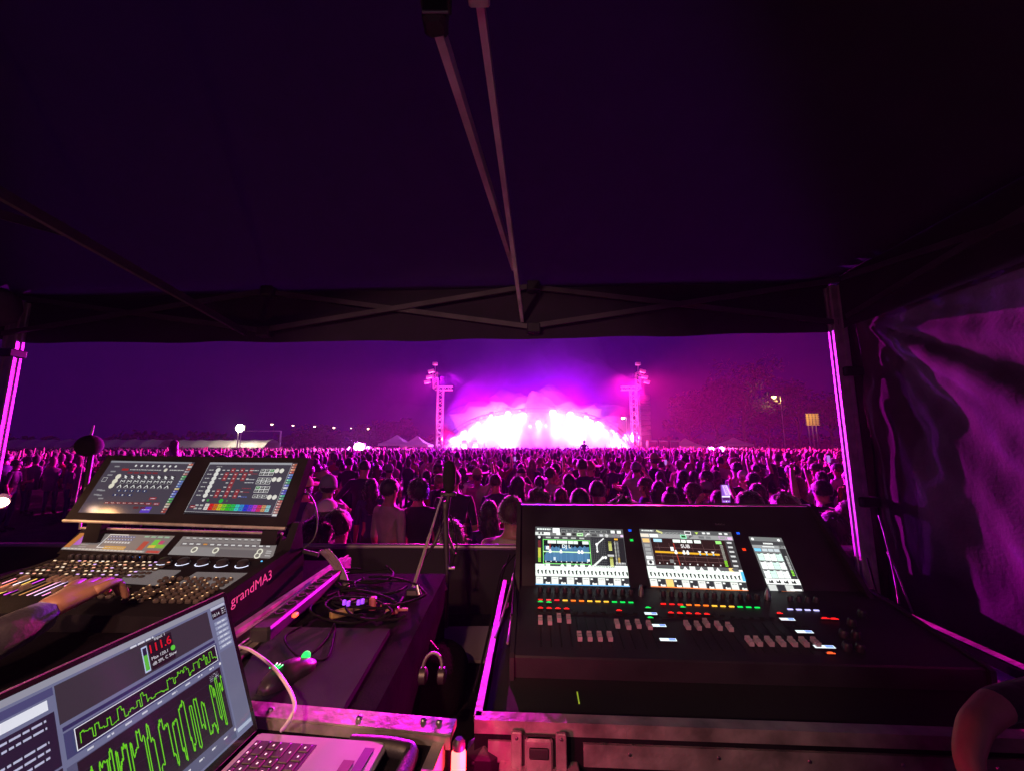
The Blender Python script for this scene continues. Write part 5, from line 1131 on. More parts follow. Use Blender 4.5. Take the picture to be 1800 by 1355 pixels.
light('desk_lamp_light', 'POINT', pw_+Vector((.045, -.03, -.012)), 2.6, (1, .50, .20), .035)
# unseen lamps added to light the desks, near crowd and overhead bars
light('added_warm_fill', 'SPOT', rel(-.75, -.70, .35), 70, (1, .55, .42), .06, rel(.35, 6, -1.9), spot_size=math.radians(66), spot_blend=.3)
light('added_desk_fill', 'SPOT', rel(-.62, -.05, .55), 75, (1, .47, .26), .04, rel(-.86, 1.0, -.5), spot_size=math.radians(74), spot_blend=.7)  # added warm fill over the hand, keys and laptop
light('added_strut_fill', 'POINT', rel(.15, -.35, .15), 2.2, (1, .58, .78), .05)  # added fill to brighten the roof struts
# power strips, adaptors and their wiring between the desks
t = thing('power_strip', 'black power strip with a red lit switch beside the lighting case', 'power strip', tuple(Pz(520, 1080, -.53)))
a = Pz(455, 1118, -.51); b = Pz(590, 1010, -.51); dd = (b-a).normalized(); m = MB(); m.bbox((a+b)/2, ((b-a).length, .055, .04), .006, ax=(dd, Zv.cross(dd), Zv)); m.build('housing', M_blackp, t)
for k in range(6):
    m = MB(); m.lathe(a.lerp(b, .2+.13*k)+Zv*.02, [(.016, 0), (.017, .004), (.013, .004), (.012, .001)], 14); m.build('socket', M_rubber, t)
m = MB(); p = Ppl(519, 1080, Vector((0, 0, CZ-.487)), Zv); m.bbox(p, (.018, .012, .010), .002, ax=(dd, Zv.cross(dd), Zv)); m.build('switch', mat('red_switch', (.8, .05, .03), .3, emis=(1, .05, .02), es=5), t)
light('switch_glow', 'POINT', p+Zv*.02-dd*.0, .012, (1, .05, .03), .006)
for k, (px, py, ln, cc, lb) in enumerate([(600, 1088, .07, (.35, .24, .10), 'yellow sleeved plug lying at the near end of the cables'), (630, 1066, .06, (.16, .12, .11), 'dark plug behind the yellow sleeved plug'), (655, 1075, .05, (.45, .12, .14), 'small red connector block standing among the cables'), (689, 1083, .04, (.35, .16, .16), 'reddish adaptor lying right of the red connector')]):
    p = Pz(px, py, -.55); m = MB(); dd2 = Vector((.75, .6, 0)).normalized() if k < 2 else Vector((1, .1, 0)).normalized()
    m.bbox(p+Zv*.02, (ln if k != 2 else .022, .024, .022 if k != 2 else .055), .004, ax=(dd2, Zv.cross(dd2), Zv)); m.tube([p+dd2*ln*.5+Zv*.02, p+dd2*(ln*.5+.03)+Zv*.02], .005, 8)
    tag(m.build('plug', mat('plug_%d' % k, cc, .45), None), lb, 'plug')
rc = random.Random(8)
for k in range(14):
    px = rc.uniform(600, 680); py = rc.uniform(1000, 1075); a0 = rc.uniform(0, 6.28); ra = rc.uniform(28, 62); pts = []
    for q_ in range(7): a1 = a0+q_*rc.uniform(.55, .75); pts.append(Pz(px+math.cos(a1)*ra*(1+.1*q_), py+math.sin(a1)*ra*.42, -.53+rc.uniform(0, .022)))
    cable('loose_cable', 'tangled black cable in the heap between the two desks', pts, rc.uniform(.0025, .0045), M_cab, n=7, group='tangle of black cables between the desks')
for k in range(5):
    a = Pz(420+10*k, 1150-6*k, -.54); cable('rail_cable', 'black cable running straight back along the lighting case edge', [a, a.lerp(Pz(590, 1000+4*k, -.54), .5)+Vector((.008*math.sin(k*2), 0, .004)), Pz(590-4*k, 1000+5*k, -.54)], .004, M_cab, group='cables along the lighting case edge')
for k, (px, py) in enumerate([(605, 1062), (612, 1064), (630, 1062), (637, 1060)]):
    p = Pz(px, py, -.50); m = MB(); m.col = (1, 1, 1); m.lathe(p, [(.006, 0), (.006, .012), (.004, .014)], 10); tag(m.build('indicator_lamp', mat('violet_led', (.3, .1, .8), .3, emis=(.28, .05, 1), es=.8), None, True), 'tiny violet indicator light in the cable heap', 'indicator light', 'violet indicator lights in the cable heap')
for k in range(4):          # ribbon of cables rising beside the gooseneck
    cable('cable_loom', 'pink lit cable in the loom rising behind the lighting console', [P(562+5*k, 968-1*k, 1.75), P(575+5*k, 980, 1.72), P(592+4*k, 1003, 1.66), P(606+2*k, 1030, 1.6), P(600+4*k, 1060, 1.52)], .0055, mat('grey_cable', (.20, .16, .2), .5), group='loom of cables behind the lighting console')
# ------------------------------------------------------------------ microphone on boom stand in the middle
yb = 1.95; t = thing('microphone_stand', 'black boom stand with an upright windscreened microphone, middle of the desk gap', 'microphone stand', (P(775, 900, yb).x, yb, DECK))
m = MB(); p0 = P(721, 1048, 1.55); p1 = P(778, 868, yb); m.tube([p0, p0.lerp(p1, .55)], .0065, 8); m.tube([p0.lerp(p1, .55), p1], .0045, 8); m.build('boom', M_alu, t, True)
m = MB(); m.tube([P(724, 1040, 1.56), (p0.x-.03, p0.y, DECK+.05)], .011, 10); m.build('pole', M_black, t, True)
m = MB(); pm = P(790, 838, yb); m.lathe(pm, [(.010, -.075), (.026, -.06), (.031, -.02), (.031, .04), (.024, .068), (.008, .078)], 16); m.build('windscreen', MATS['mic_foam'], t, True)
m = MB(); m.tube([P(789, 868, yb), P(784, 905, yb)], .012, 10); m.bbox(P(788, 868, yb), (.075, .02, .022), .004); m.bbox(P(783, 893, yb), (.03, .03, .07), .005); m.build('clip', M_black, t, True)
for (ax_, ay_, bx_2, by_2) in ((785, 900, 762, 958), (762, 958, 745, 980), (787, 940, 800, 975)):
    m = MB(); m.tube([P(ax_, ay_, yb), P(bx_2, by_2, yb-.05)], .007, 8); m.build('stand_leg', M_black, t, True)
m = MB(); m.tube([P(782, 890, yb), P(786, 1000, yb-.02)], .014, 10); m.tube([P(786, 1000, yb-.02), (P(786, 1000, yb).x, yb, DECK)], .010, 8); m.build('pole', M_black, t, True)
m = MB(); m.bbox(P(726, 1040, 1.55), (.05, .03, .03), .006); m.tube([P(733, 1028, 1.54), P(737, 1045, 1.53)], .009, 8); m.build('clutch', M_steel, t, True)
m = MB(); m.tube([P(779, 1020, 1.9), P(784, 1036, 1.9)], .008, 8); m.tube([P(789, 998, 1.9), P(799, 998, 1.9)], .006, 8); m.build('wing_bolt', M_alu, t, True)
cable('microphone_cable', 'thin cable drooping from the boom microphone down to the right', [P(792, 905, yb), P(800, 940, yb), P(803, 960, yb-.02), P(797, 985, yb-.05), P(790, 1002, yb-.05)], .003, M_cab)
# cables hanging down at the left end of the audio console
for k, (xa, ya, xm, ym, xb, yb2, mm) in enumerate([(918, 960, 880, 1010, 838, 1200, 0), (915, 985, 898, 1030, 870, 1120, 1), (912, 1000, 903, 1050, 892, 1130, 1), (910, 1005, 910, 1060, 905, 1150, 1), (905, 1020, 892, 1110, 860, 1185, 0), (896, 975, 872, 1060, 833, 1215, 0), (920, 950, 905, 1000, 900, 1080, 0)]):
    cable('hanging_cable', 'cable hanging down at the left end of the audio desk', [P(xa, ya, 1.72), P((xa+xm)/2-3, (ya+ym)/2, 1.65), P(xm, ym, 1.55), P((xm+xb)/2, (ym+yb2)/2+4, 1.4), P(xb, yb2, 1.25)], .0035 if k else .0028, (M_cab, MATS['grey_cable'])[mm], n=7, group='cables hanging by the audio desk')
for k, (pts) in enumerate([[(1524, 980), (1535, 1020), (1545, 1060), (1540, 1085)], [(1545, 905), (1558, 950), (1572, 1010), (1580, 1060)], [(1560, 970), (1575, 1000), (1592, 1045), (1604, 1076)]]):
    cable('wall_cable', ('cable drooping behind the right end of the audio desk', 'long cable hanging against the right side wall', 'outermost cable sloping down the right side wall')[k], [P(x_, y_, 1.95-.06*i_) for i_, (x_, y_) in enumerate(pts)], .004, MATS['grey_cable'] if k else M_cab)
# equipment bag with headphones in the gap
bx0 = Pz(735, 1200, -.80); bag = thing('equipment_bag', 'black soft equipment bag lying in the gap between the desks', 'bag', tuple(bx0))
m = MB(); vs = []; 
for i in range(15):
    a = math.pi*i/14-math.pi/2
    for k in range(20):
        b_ = 2*math.pi*k/20; q = Vector((math.copysign(abs(math.cos(b_))**.6, math.cos(b_))*.17*max(0,math.cos(a))**.5, math.copysign(abs(math.sin(b_))**.6, math.sin(b_))*.15*max(0,math.cos(a))**.5, .10*math.sin(a)))
        q += Vector((0, 0, .02*noise.noise(q*14))); vs.append(bx0+q*(1+.05*noise.noise(q*9)))
m.add(vs, [(i*20+k, i*20+(k+1) % 20, (i+1)*20+(k+1) % 20, (i+1)*20+k) for i in range(14) for k in range(20)])
m.build('bag_body', mat('bag_fabric', (.008, .007, .009), .95, spec=.1, bump=(80, .6, .006)), bag, True)
m = MB(); m.tube(bez([bx0+Vector((-.06, 0, .10)), bx0+Vector((0, 0, .15)), bx0+Vector((.06, 0, .10))], 6), .008, 8); m.build('handle', M_black, bag, True)
hp = P(760, 1172, 1.12); hpn = thing('headphones', 'black headphones with a curved silver band resting on the bag', 'headphones', tuple(hp))
m = MB(); m.tube([hp+Vector((math.cos(a)*.024, .014*math.sin(a), math.sin(a)*.027)) for a in [math.radians(-40+i*13) for i in range(18)]], [.0045]*18, 8); m.build('headband', M_bar, hpn, True)
for s_ in (-1, 1):
    m = MB(); m.lathe(hp+Vector((s_*.024, 0, -.020)), [(.013, -.010), (.019, -.007), (.019, .007), (.013, .011)], 16, ax=Xx); m.build('ear_cup', M_blackp, hpn, True)
# grey cloth and the carpet strip further down in the gap
m = MB(); cl = [Pz(720, 1103, -.82), Pz(868, 1101, -.82), Pz(852, 1162, -.82), Pz(720, 1160, -.82), Pz(702, 1150, -.82)]; ctr = sum(cl, Vector())/5
m.prism(cl, Zv*-.006, Zv*.004); tag(m.build('folded_cloth', mat('grey_cloth', (.16, .13, .18), .9, bump=(120, .4, .003)), None), 'folded grey cloth on the low crate behind the headphones', 'cloth')
t = thing('low_crate', 'low dark crate standing in the gap between the desks', 'crate', (ctr.x, ctr.y, DECK))
m = MB(); m.bbox((-.12, 1.62, (CZ-.83+DECK)/2), (.50, 1.0, CZ-.83-DECK), .01); m.build('crate_body', M_case, t)
m = MB(); edge(m, (-.37, 1.12, CZ-.827), (-.37, 2.12, CZ-.827), .03, .003, Zv, Vector((-1, 0, 0))); edge(m, (-.36, 1.12, CZ-.827), (.125, 1.12, CZ-.827), .03, .003, Zv, Vector((0, -1, 0))); m.build('metal_edging', M_wornalu, t)
# ================================================================== PEOPLE
def skin_body(name, chains, sub=1):
    """chains: list of (label, [(pos, r) ...], attach) - attach = (chain index, node index) or None"""
    vs = []; es = []; rad = []; idx = []; segs = []; roots = []
    for lab, nodes, att in chains:
        ids = []
        for i, (p, r_) in enumerate(nodes):
            if i == 0 and att is not None: ids.append(idx[att[0]][att[1]]); continue
            vs.append(Vector(p)); rad.append(r_ if isinstance(r_, tuple) else (r_, r_)); ids.append(len(vs)-1)
            if i == 0: roots.append(ids[0])
        for a, b in zip(ids, ids[1:]): es.append((a, b)); segs.append((lab, vs[a], vs[b]))
        idx.append(ids)
    me = bpy.data.meshes.new(name); me.from_pydata([tuple(v) for v in vs], es, [])
    o = bpy.data.objects.new(name, me); COL.objects.link(o); md_ = o.modifiers.new('s', 'SKIN'); md_.use_smooth_shade = True; md_.branch_smoothing = .3
    sv = me.skin_vertices[0].data
    for i, r_ in enumerate(rad): sv[i].radius = r_; sv[i].use_root = i in roots
    if sub: sb = o.modifiers.new('b', 'SUBSURF'); sb.levels = sub; sb.render_levels = sub
    bpy.context.view_layer.update(); dg = bpy.context.evaluated_depsgraph_get()
    out = bpy.data.meshes.new_from_object(o.evaluated_get(dg)); bpy.data.objects.remove(o); bpy.data.meshes.remove(me)
    out.name = name
    nf = len(out.polygons); c = np.zeros(nf*3); out.polygons.foreach_get('center', c); c = c.reshape(-1, 3)
    best = np.full(nf, 1e9); lab = np.zeros(nf, int); labs = sorted(set(s_[0] for s_ in segs))
    for l_, a, b in segs:
        a = np.array(a); b = np.array(b); ab = b-a; t_ = np.clip(((c-a)@ab)/max(ab@ab, 1e-9), 0, 1); d_ = np.linalg.norm(c-(a+t_[:, None]*ab), axis=1)
        k = d_ < best; best[k] = d_[k]; lab[k] = l_
    return out, lab, c
M_hairs = {k: mat('hair_'+k, v, .42, sheen=1.0, bump=(160, .8, .006), var=.3, nscale=40) for k, v in {'dark': (.018, .012, .010), 'brown': (.05, .028, .016), 'blond': (.22, .14, .07), 'grey': (.16, .15, .15)}.items()}
M_eye = mat('eye_dark', (.02, .015, .015), .2)
SH = {'black': (.018, .017, .022), 'white': (.55, .53, .52), 'grey': (.20, .19, .20), 'navy': (.03, .035, .08), 'beige': (.42, .35, .28), 'red': (.34, .05, .05), 'olive': (.11, .12, .06), 'pink': (.48, .26, .32), 'denim': (.10, .15, .26), 'yellow': (.50, .42, .14)}
M_sh = {k: mat('shirt_'+k, v, .85, var=.15, bump=(35, .5, .01), sheen=.15) for k, v in SH.items()}
M_tr = [mat('trousers_dark', (.02, .02, .03), .85), mat('trousers_denim', (.06, .09, .16), .85)]
def arm(side, pose):
    s = side; sh_ = (s*.175, 0, 1.455)
    P_ = {'down': [(s*.225, -.02, 1.16), (s*.235, .06, .93), (s*.235, .085, .85)], 'fwd': [(s*.23, .05, 1.18), (s*.10, .28, 1.22), (s*.06, .34, 1.25)],
          'up': [(s*.30, .05, 1.58), (s*.26, .10, 1.84), (s*.255, .11, 1.92)], 'phone': [(s*.26, .18, 1.38), (s*.14, .36, 1.58), (s*.08, .38, 1.65)],
          'hip': [(s*.34, -.08, 1.20), (s*.22, .08, 1.05), (s*.17, .10, 1.03)], 'wave': [(s*.38, .04, 1.52), (s*.46, .10, 1.78), (s*.47, .10, 1.86)]}[pose]
    return [(sh_, .062), (tuple(Vector(sh_).lerp(Vector(P_[0]), .5)), .052), (P_[0], .042), (tuple(Vector(P_[0]).lerp(Vector(P_[1]), .5)), .038), (P_[1], .027), (P_[2], (.034, .020))]
_tmpl = {}
def body_mesh(key):
    if key in _tmpl: return _tmpl[key]
    fem, pl, pr, stance = key
    k = .9 if fem else 1.0; w_ = .9 if fem else 1.0
    ch = [(1, [((0, 0, .95), (.155*k, .125)), ((0, .005, 1.10), (.135*k, .105)), ((0, .01, 1.26), (.165*w_, .115)), ((0, -.005, 1.41), (.168*w_, .11)), ((0, -.01, 1.50), (.10, .078)), ], None)]
    ch += [(0, [(None, 0), ((0, .005, 1.54), (.055, .058)), ((0, .012, 1.60), (.062, .078)), ((0, .014, 1.67), (.074, .094)), ((0, .008, 1.735), (.066, .082)), ((0, .004, 1.765), (.035, .045))], (0, 4))]
    for s_, po in ((-1, pl), (1, pr)):
        a = arm(s_, po); a = [((p[0]*w_, p[1], p[2]), r_) for p, r_ in a]
        ch.append((1, [(None, 0)]+a[:3], (0, 3))); ch.append((0, [(None, 0)]+a[3:], (len(ch)-1, 3)))
        wr = Vector(a[4][0]); hd = Vector(a[5][0]); d_ = (hd-wr).normalized(); sd = d_.cross(Vector((0, 1, .2))).normalized(); pn = d_.cross(sd)
        for q_ in range(4):
            b0 = hd+sd*(-.024+.016*q_)-d_*.01; L = (.062, .072, .068, .052)[q_]
            ch.append((0, [(tuple(b0), .0095), (tuple(b0+d_*L*.55+pn*.006), .0085), (tuple(b0+d_*L*.85+pn*.026), .007)], None))
        b0 = wr.lerp(hd, .5)+sd*-.026; ch.append((0, [(tuple(b0), .011), (tuple(b0-sd*.022+d_*.03), .009), (tuple(b0-sd*.024+d_*.055+pn*.01), .008)], None))
        st = .03*stance*s_
        ch.append((2, [(None, 0), ((s_*.085, 0, .88), (.095*k, .10)), ((s_*.10, .02+st, .50), .058), ((s_*.105, -.01+st, .12), .042)], (0, 0)))
        ch.append((3, [(None, 0), ((s_*.108, -.015+st, .06), (.042, .045)), ((s_*.118, .10+st, .035), (.042, .032)), ((s_*.12, .16+st, .03), (.034, .026))], (len(ch)-1, 3)))
    ch.append((0, [((0, .085, 1.655), .014), ((0, .118, 1.638), .013)], None))                                # nose
    ch.append((0, [((0, .07, 1.59), (.035, .02)), ((0, .095, 1.575), (.022, .018))], None))                    # chin and jaw
    for s_ in (-1, 1): ch.append((0, [((s_*.072, .01, 1.675), (.010, .014)), ((s_*.086, .0, 1.662), (.008, .022)), ((s_*.078, .01, 1.635), (.008, .010))], None))
    me, lab, c = skin_body('person', ch)
    bm = bmesh.new(); bm.from_mesh(me)
    me.materials.clear()
    for m_ in (M_skin, M_sh['black'], M_tr[0], M_rubber, M_eye): me.materials.append(m_)
    mi = lab.copy(); mi[(lab == 0) & (c[:, 2] < 1.50) & (np.abs(c[:, 0]) < .12) & (c[:, 2] > 1.3) & (c[:, 1] < .12)] = 1
    bm.free(); me.polygons.foreach_set('material_index', mi.astype(np.int32)); me.polygons.foreach_set('use_smooth', [True]*len(me.polygons))
    bm = bmesh.new(); bm.from_mesh(me)
    for s_ in (-1, 1):                                                                                            # eyes, brows and mouth
        r_ = bmesh.ops.create_icosphere(bm, subdivisions=1, radius=.010, matrix=Matrix.Translation((s_*.030, .094, 1.668)))
        for f in set(f for v in r_['verts'] for f in v.link_faces): f.material_index = 4
    bm.to_mesh(me); bm.free()
    _tmpl[key] = me; return me
def shell(fn, nu=20, nv=12, jit=.004, seed=0, cards=0, clen=.03):
    r_ = random.Random(seed); vs = []; m = MB()
    for j_ in range(nv+1):
        for i in range(nu):
            p = fn(2*math.pi*i/nu, j_/nv); vs.append(p+Vector((r_.uniform(-jit, jit), r_.uniform(-jit, jit), r_.uniform(-jit, jit))))
    m.add(vs, [(j_*nu+i, j_*nu+(i+1) % nu, (j_+1)*nu+(i+1) % nu, (j_+1)*nu+i) for j_ in range(nv) for i in range(nu)]+[tuple(range(nu)), tuple(range(nv*nu, (nv+1)*nu))])
    for _ in range(cards):
        a = r_.uniform(0, 6.28); v = r_.random(); p = fn(a, v); q = fn(a, min(1, v+.02)); ce = Vector((0, 0, 1.68)); out = (p-ce); out.z *= .4; out.normalize()
        dn_ = (q-p).normalized() if (q-p).length > 1e-6 else Vector((0, 0, -1)); t_ = (dn_*r_.uniform(.3, 1)+out*r_.uniform(.15, .8)+Vector((r_.uniform(-.5, .5), r_.uniform(-.5, .5), r_.uniform(-.3, .3)))).normalized()
        sd = t_.cross(out).normalized()*clen*.10; L = clen*r_.uniform(.5, 1.2); b = p-out*.004
        m.add([b-sd, b+sd, b+t_*L], [(0, 1, 2)])
    return m
def ell(c, a, v, r, cutz=None, front=.0):
    th = math.pi*v; p = Vector((math.cos(a)*math.sin(th)*r[0], math.sin(a)*math.sin(th)*r[1], math.cos(th)*r[2]))+Vector(c)
    return p
def hair_mesh(style):
    if ('h', style) in _tmpl: return _tmpl[('h', style)]
    C0 = (0, -.004, 1.685)
    def cap(a, v, r=(.088, .108, .105), low=.60):
        v2 = v*(low if math.sin(a) > .3 else low+.10*(1-max(0, math.sin(a)+.2))); return ell(C0, a, v2, r)
    if style == 'short': m = shell(lambda a, v: cap(a, v), jit=.0055, cards=520, clen=.028, seed=1)
    elif style == 'shaved': m = shell(lambda a, v: cap(a, v, (.080, .101, .097), .55), cards=0, jit=.0008, seed=2)
    elif style == 'curly': m = shell(lambda a, v: cap(a, v, (.112, .128, .125), .68)+Vector((.010*math.sin(a*7+v*9), .01*math.sin(a*5+v*13), .012*math.sin(a*6-v*8))), cards=700, clen=.04, jit=.007, seed=3)
    elif style == 'bun': m = shell(lambda a, v: cap(a, v, (.086, .106, .102), .62), jit=.005, cards=300, clen=.026, seed=4); n0 = shell(lambda a, v: ell((0, -.07, 1.80), a, v, (.045, .045, .042)), 14, 8, .004, 5, 120, .02); m.add(n0.v, n0.f)
    elif style in ('long', 'wavy'):
        wv = .014 if style == 'wavy' else .004
        def f(a, v):
            if v < .38: return cap(a, v/.38, (.092, .112, .108), .55)
            t_ = (v-.38)/.62; base_ = cap(a, 1, (.092, .112, .108), .55); back = max(0, -math.sin(a)+.35)/1.35
            w_ = 1+.28*math.sin(math.pi*min(1, t_*.8+.1)); p = Vector((base_.x*w_+wv*math.sin(t_*16+a*3), min(base_.y, .035)*(1+.12*t_)-.012*t_+wv*math.cos(t_*13), base_.z-(.05+.30*min(1, back*1.4))*t_)); return p
        m = shell(f, 26, 22, .003, 6, 620, .05)
    elif style == 'ponytail':
        m = shell(lambda a, v: cap(a, v, (.085, .106, .102), .62), cards=120, clen=.018, seed=7)
        n0 = shell(lambda a, v: Vector((.028*math.cos(a)*math.sin(math.pi*min(.98, v*.9+.08)), -.115-.03*math.sin(v*3)+.026*math.sin(a)*math.sin(math.pi*min(.98, v*.9+.08)), 1.74-.30*v)), 12, 12, .003, 8, 200, .04); m.add(n0.v, n0.f)
    elif style == 'cap':
        m = shell(lambda a, v: ell((0, -.002, 1.70), a, v*.5, (.092, .110, .098)), 24, 10, 0, 9); m.v = [tuple(v) for v in m.v]
        br = [Vector((math.cos(a)*.075, .095+math.sin(a)*.075, 1.705-.012*math.sin(a))) for a in [math.pi*k/10 for k in range(11)]]; m.prism(br, Zv*0, Zv*.005)
    elif style == 'hat':
        m = shell(lambda a, v: ell((0, -.002, 1.71), a, v*.5, (.095, .110, .125)), 24, 10, 0, 10)
        m.lathe((0, 0, 1.712), [(.085, .002), (.15, .004), (.205, .018), (.207, .022), (.15, .009), (.085, .008)], 28)
    elif style == 'beanie': m = shell(lambda a, v: ell((0, -.006, 1.69), a, v*.56, (.094, .112, .118)), 24, 10, .001, 11, 0)
    me = bpy.data.meshes.new('hair'); me.from_pydata([tuple(v) for v in m.v], [], m.f); me.materials.append(M_hairs['dark']); me.polygons.foreach_set('use_smooth', [True]*len(m.f))
    _tmpl[('h', style)] = me; return me
M_cap = {'black': mat('cap_black', (.02, .02, .025), .8), 'white': mat('cap_white', (.55, .5, .48), .8), 'straw': mat('straw', (.45, .34, .2), .8, bump=(120, .6, .004))}
def person(x, y, rot, style, hair, shirt, pl, pr, label, group, scale=1., z=0., fem=None, trousers=0):
    if fem is None: fem = style in ('long', 'wavy', 'bun', 'ponytail')
    o = bpy.data.objects.new('person', body_mesh((fem, pl, pr, random.choice((-1, 1))))); COL.objects.link(o)
    o.location = (x, y, z); o.rotation_euler = (random.uniform(-.05, .07), random.uniform(-.06, .06), rot); s_ = scale*(.95 if fem else 1); o.scale = (s_, s_, s_)
    o.material_slots[1].link = 'OBJECT'; o.material_slots[1].material = M_sh[shirt]
    if trousers: o.material_slots[2].link = 'OBJECT'; o.material_slots[2].material = M_tr[1]
    tag(o, label, 'person', group)
    nm = {'cap': 'cap', 'hat': 'straw_hat', 'beanie': 'beanie'}.get(style, 'hair')
    h_ = bpy.data.objects.new(nm, hair_mesh(style)); COL.objects.link(h_); h_.parent = o
    h_.material_slots[0].link = 'OBJECT'; h_.material_slots[0].material = M_cap['straw'] if style == 'hat' else M_cap['black' if shirt != 'black' else 'white'] if style == 'cap' else MATS['shirt_grey'] if style == 'beanie' else M_hairs[hair]
    if style in ('cap', 'hat', 'beanie'):
        h2 = bpy.data.objects.new('hair', hair_mesh('short')); COL.objects.link(h2); h2.parent = o; h2.scale = (1, 1, 1); h2.location = (0, -.002, -.012)
        h2.material_slots[0].link = 'OBJECT'; h2.material_slots[0].material = M_hairs[hair]
    return o
# people near the desk, set where the photograph shows them: px of head centre, y px of head top
def at_head(px, pyt, scale=1., fem=False, h=None):
    top = (h if h else 1.80)*scale*(.95 if fem else 1); r_ = ray(px, pyt); y = (top-CZ)/r_.z; return r_.x*y, y
NEAR = [ # px, top py, style, hair, shirt, left arm, right arm, rotation deg, scale, label
 (545, 902, 'curly', 'dark', 'black', 'down', 'down', 10, .97, 'person with bushy dark hair rimmed magenta, nearest behind the gooseneck lamp'),
 (603, 893, 'short', 'brown', 'grey', 'down', 'down', -12, .99, 'person with short hair and grey shirt just right of the bushy haired one'),
 (583, 874, 'cap', 'dark', 'black', 'down', 'fwd', 0, .95, 'person in a white cap peeking above the two nearest heads behind the lamp'),
 (570, 832, 'beanie', 'dark', 'pink', 'down', 'down', 5, 1.02, 'person in grey beanie and pale pink top, right of the lighting console'),
 (630, 806, 'shaved', 'dark', 'black', 'hip', 'hip', -4, 1.08, 'tall broad person in black with shaved head below the magenta lamp'),
 (662, 838, 'wavy', 'dark', 'navy', 'down', 'down', 28, 1.0, 'person with wavy hair in navy left of the pale-shirted person'),
 (694, 835, 'short', 'dark', 'beige', 'down', 'down', -35, 1.02, 'dark-haired person in loose beige shirt turned to the right, standing mid left'),
 (741, 836, 'curly', 'dark', 'black', 'down', 'down', 8, 1.0, 'curly haired person in black jacket left of the microphone stand'),
 (722, 800, 'short', 'blond', 'yellow', 'fwd', 'fwd', -20, 1.0, 'blond person in yellow shirt lit by a phone, farther back left of the stand'),
 (812, 822, 'short', 'dark', 'black', 'down', 'down', 4, 1.05, 'tall short-haired person in black right of the microphone windscreen'),
 (848, 824, 'hat', 'brown', 'beige', 'down', 'up', -8, .97, 'person in a straw hat and pale top with the right arm raised'),
 (817, 905, 'long', 'dark', 'black', 'down', 'down', 0, .98, 'person with long straight dark hair close behind the barrier, right of the stand'),
 (868, 874, 'long', 'dark', 'navy', 'down', 'down', 12, .97, 'long-haired person leaning beside the large pale jacket'),
 (896, 864, 'short', 'brown', 'beige', 'down', 'fwd', -14, 1.02, 'broad person in pale draped jacket left of the audio desk corner'),
 (931, 856, 'curly', 'brown', 'black', 'down', 'down', 0, .98, 'curly head rimmed pink right above the corner of the audio desk'),
 (960, 834, 'ponytail', 'dark', 'grey', 'down', 'down', 20, 1., 'person with ponytail and grey top above the left audio screen'),
 (992, 854, 'wavy', 'brown', 'black', 'down', 'down', -8, .96, 'wavy haired person in black directly above the left audio screen'),
 (1030, 853, 'short', 'dark', 'navy', 'fwd', 'down', 8, 1., 'short-haired person in navy above the gap between the audio screens'),
 (1063, 842, 'short', 'dark', 'red', 'down', 'down', 0, 1., 'short-haired person in red above the gap between audio screens'),
 (1092, 866, 'curly', 'dark', 'black', 'down', 'down', 15, 1., 'bushy dark head low behind the middle of the audio desk'),
 (1140, 842, 'long', 'dark', 'red', 'down', 'down', 4, 1.0, 'long dark haired person in red above the middle audio screen'),
 (1185, 860, 'bun', 'dark', 'white', 'fwd', 'fwd', -10, 1., 'person with hair bun and white top behind the middle audio screen'),
 (1221, 846, 'wavy', 'brown', 'grey', 'down', 'down', 60, 1., 'wavy haired person in profile left of the raised phone'),
 (1243, 858, 'long', 'dark', 'black', 'phone', 'phone', -6, .98, 'person holding up a bright phone in front of the face'),
 (1300, 858, 'short', 'dark', 'pink', 'down', 'down', 55, 1., 'short-haired person in pink turned sideways right of the raised phone'),
 (1335, 848, 'long', 'dark', 'navy', 'down', 'down', 5, 1., 'long-haired person in navy second right of the raised phone'),
 (1372, 862, 'curly', 'brown', 'pink', 'down', 'hip', -15, .97, 'curly brown-haired person in pink above the right end of the audio desk'),
 (1432, 893, 'long', 'dark', 'red', 'hip', 'hip', 6, 1., 'long dark haired person with pink rimmed hair, nearest at the right'),
 (1404, 836, 'wavy', 'blond', 'pink', 'down', 'up', 0, 1., 'blond wavy haired person waving an arm at the right'),
 (1452, 842, 'short', 'dark', 'black', 'up', 'down', 12, 1., 'dark short-haired person with left arm raised near the right pole'),
 (1500, 872, 'short', 'brown', 'pink', 'wave', 'fwd', 75, 1., 'person in profile with raised elbow right beside the tent pole'),
 (1483, 826, 'ponytail', 'dark', 'red', 'down', 'wave', 0, 1., 'person with ponytail in red waving near the right pole'),
 (25, 806, 'short', 'dark', 'black', 'fwd', 'down', -60, 1., 'person turned sideways at the far left picture edge'),
 (60, 800, 'curly', 'dark', 'pink', 'down', 'down', -80, 1., 'curly haired person in pink facing right at the far left'),
 (100, 806, 'wavy', 'dark', 'navy', 'down', 'down', 30, 1., 'wavy haired person in navy left of the foam ball'),
 (128, 812, 'bun', 'brown', 'grey', 'down', 'down', -30, .97, 'person with hair bun just left of the microphone rod'),
 (178, 800, 'short', 'brown', 'red', 'down', 'down', -70, 1., 'person facing right beside the top left corner of the lighting console'),
 (312, 772, 'long', 'brown', 'beige', 'down', 'fwd', 80, 1.22, 'long-haired person standing tall above the lighting console before the marquee')]
ROT = lambda d_: math.radians(d_)
placed = []
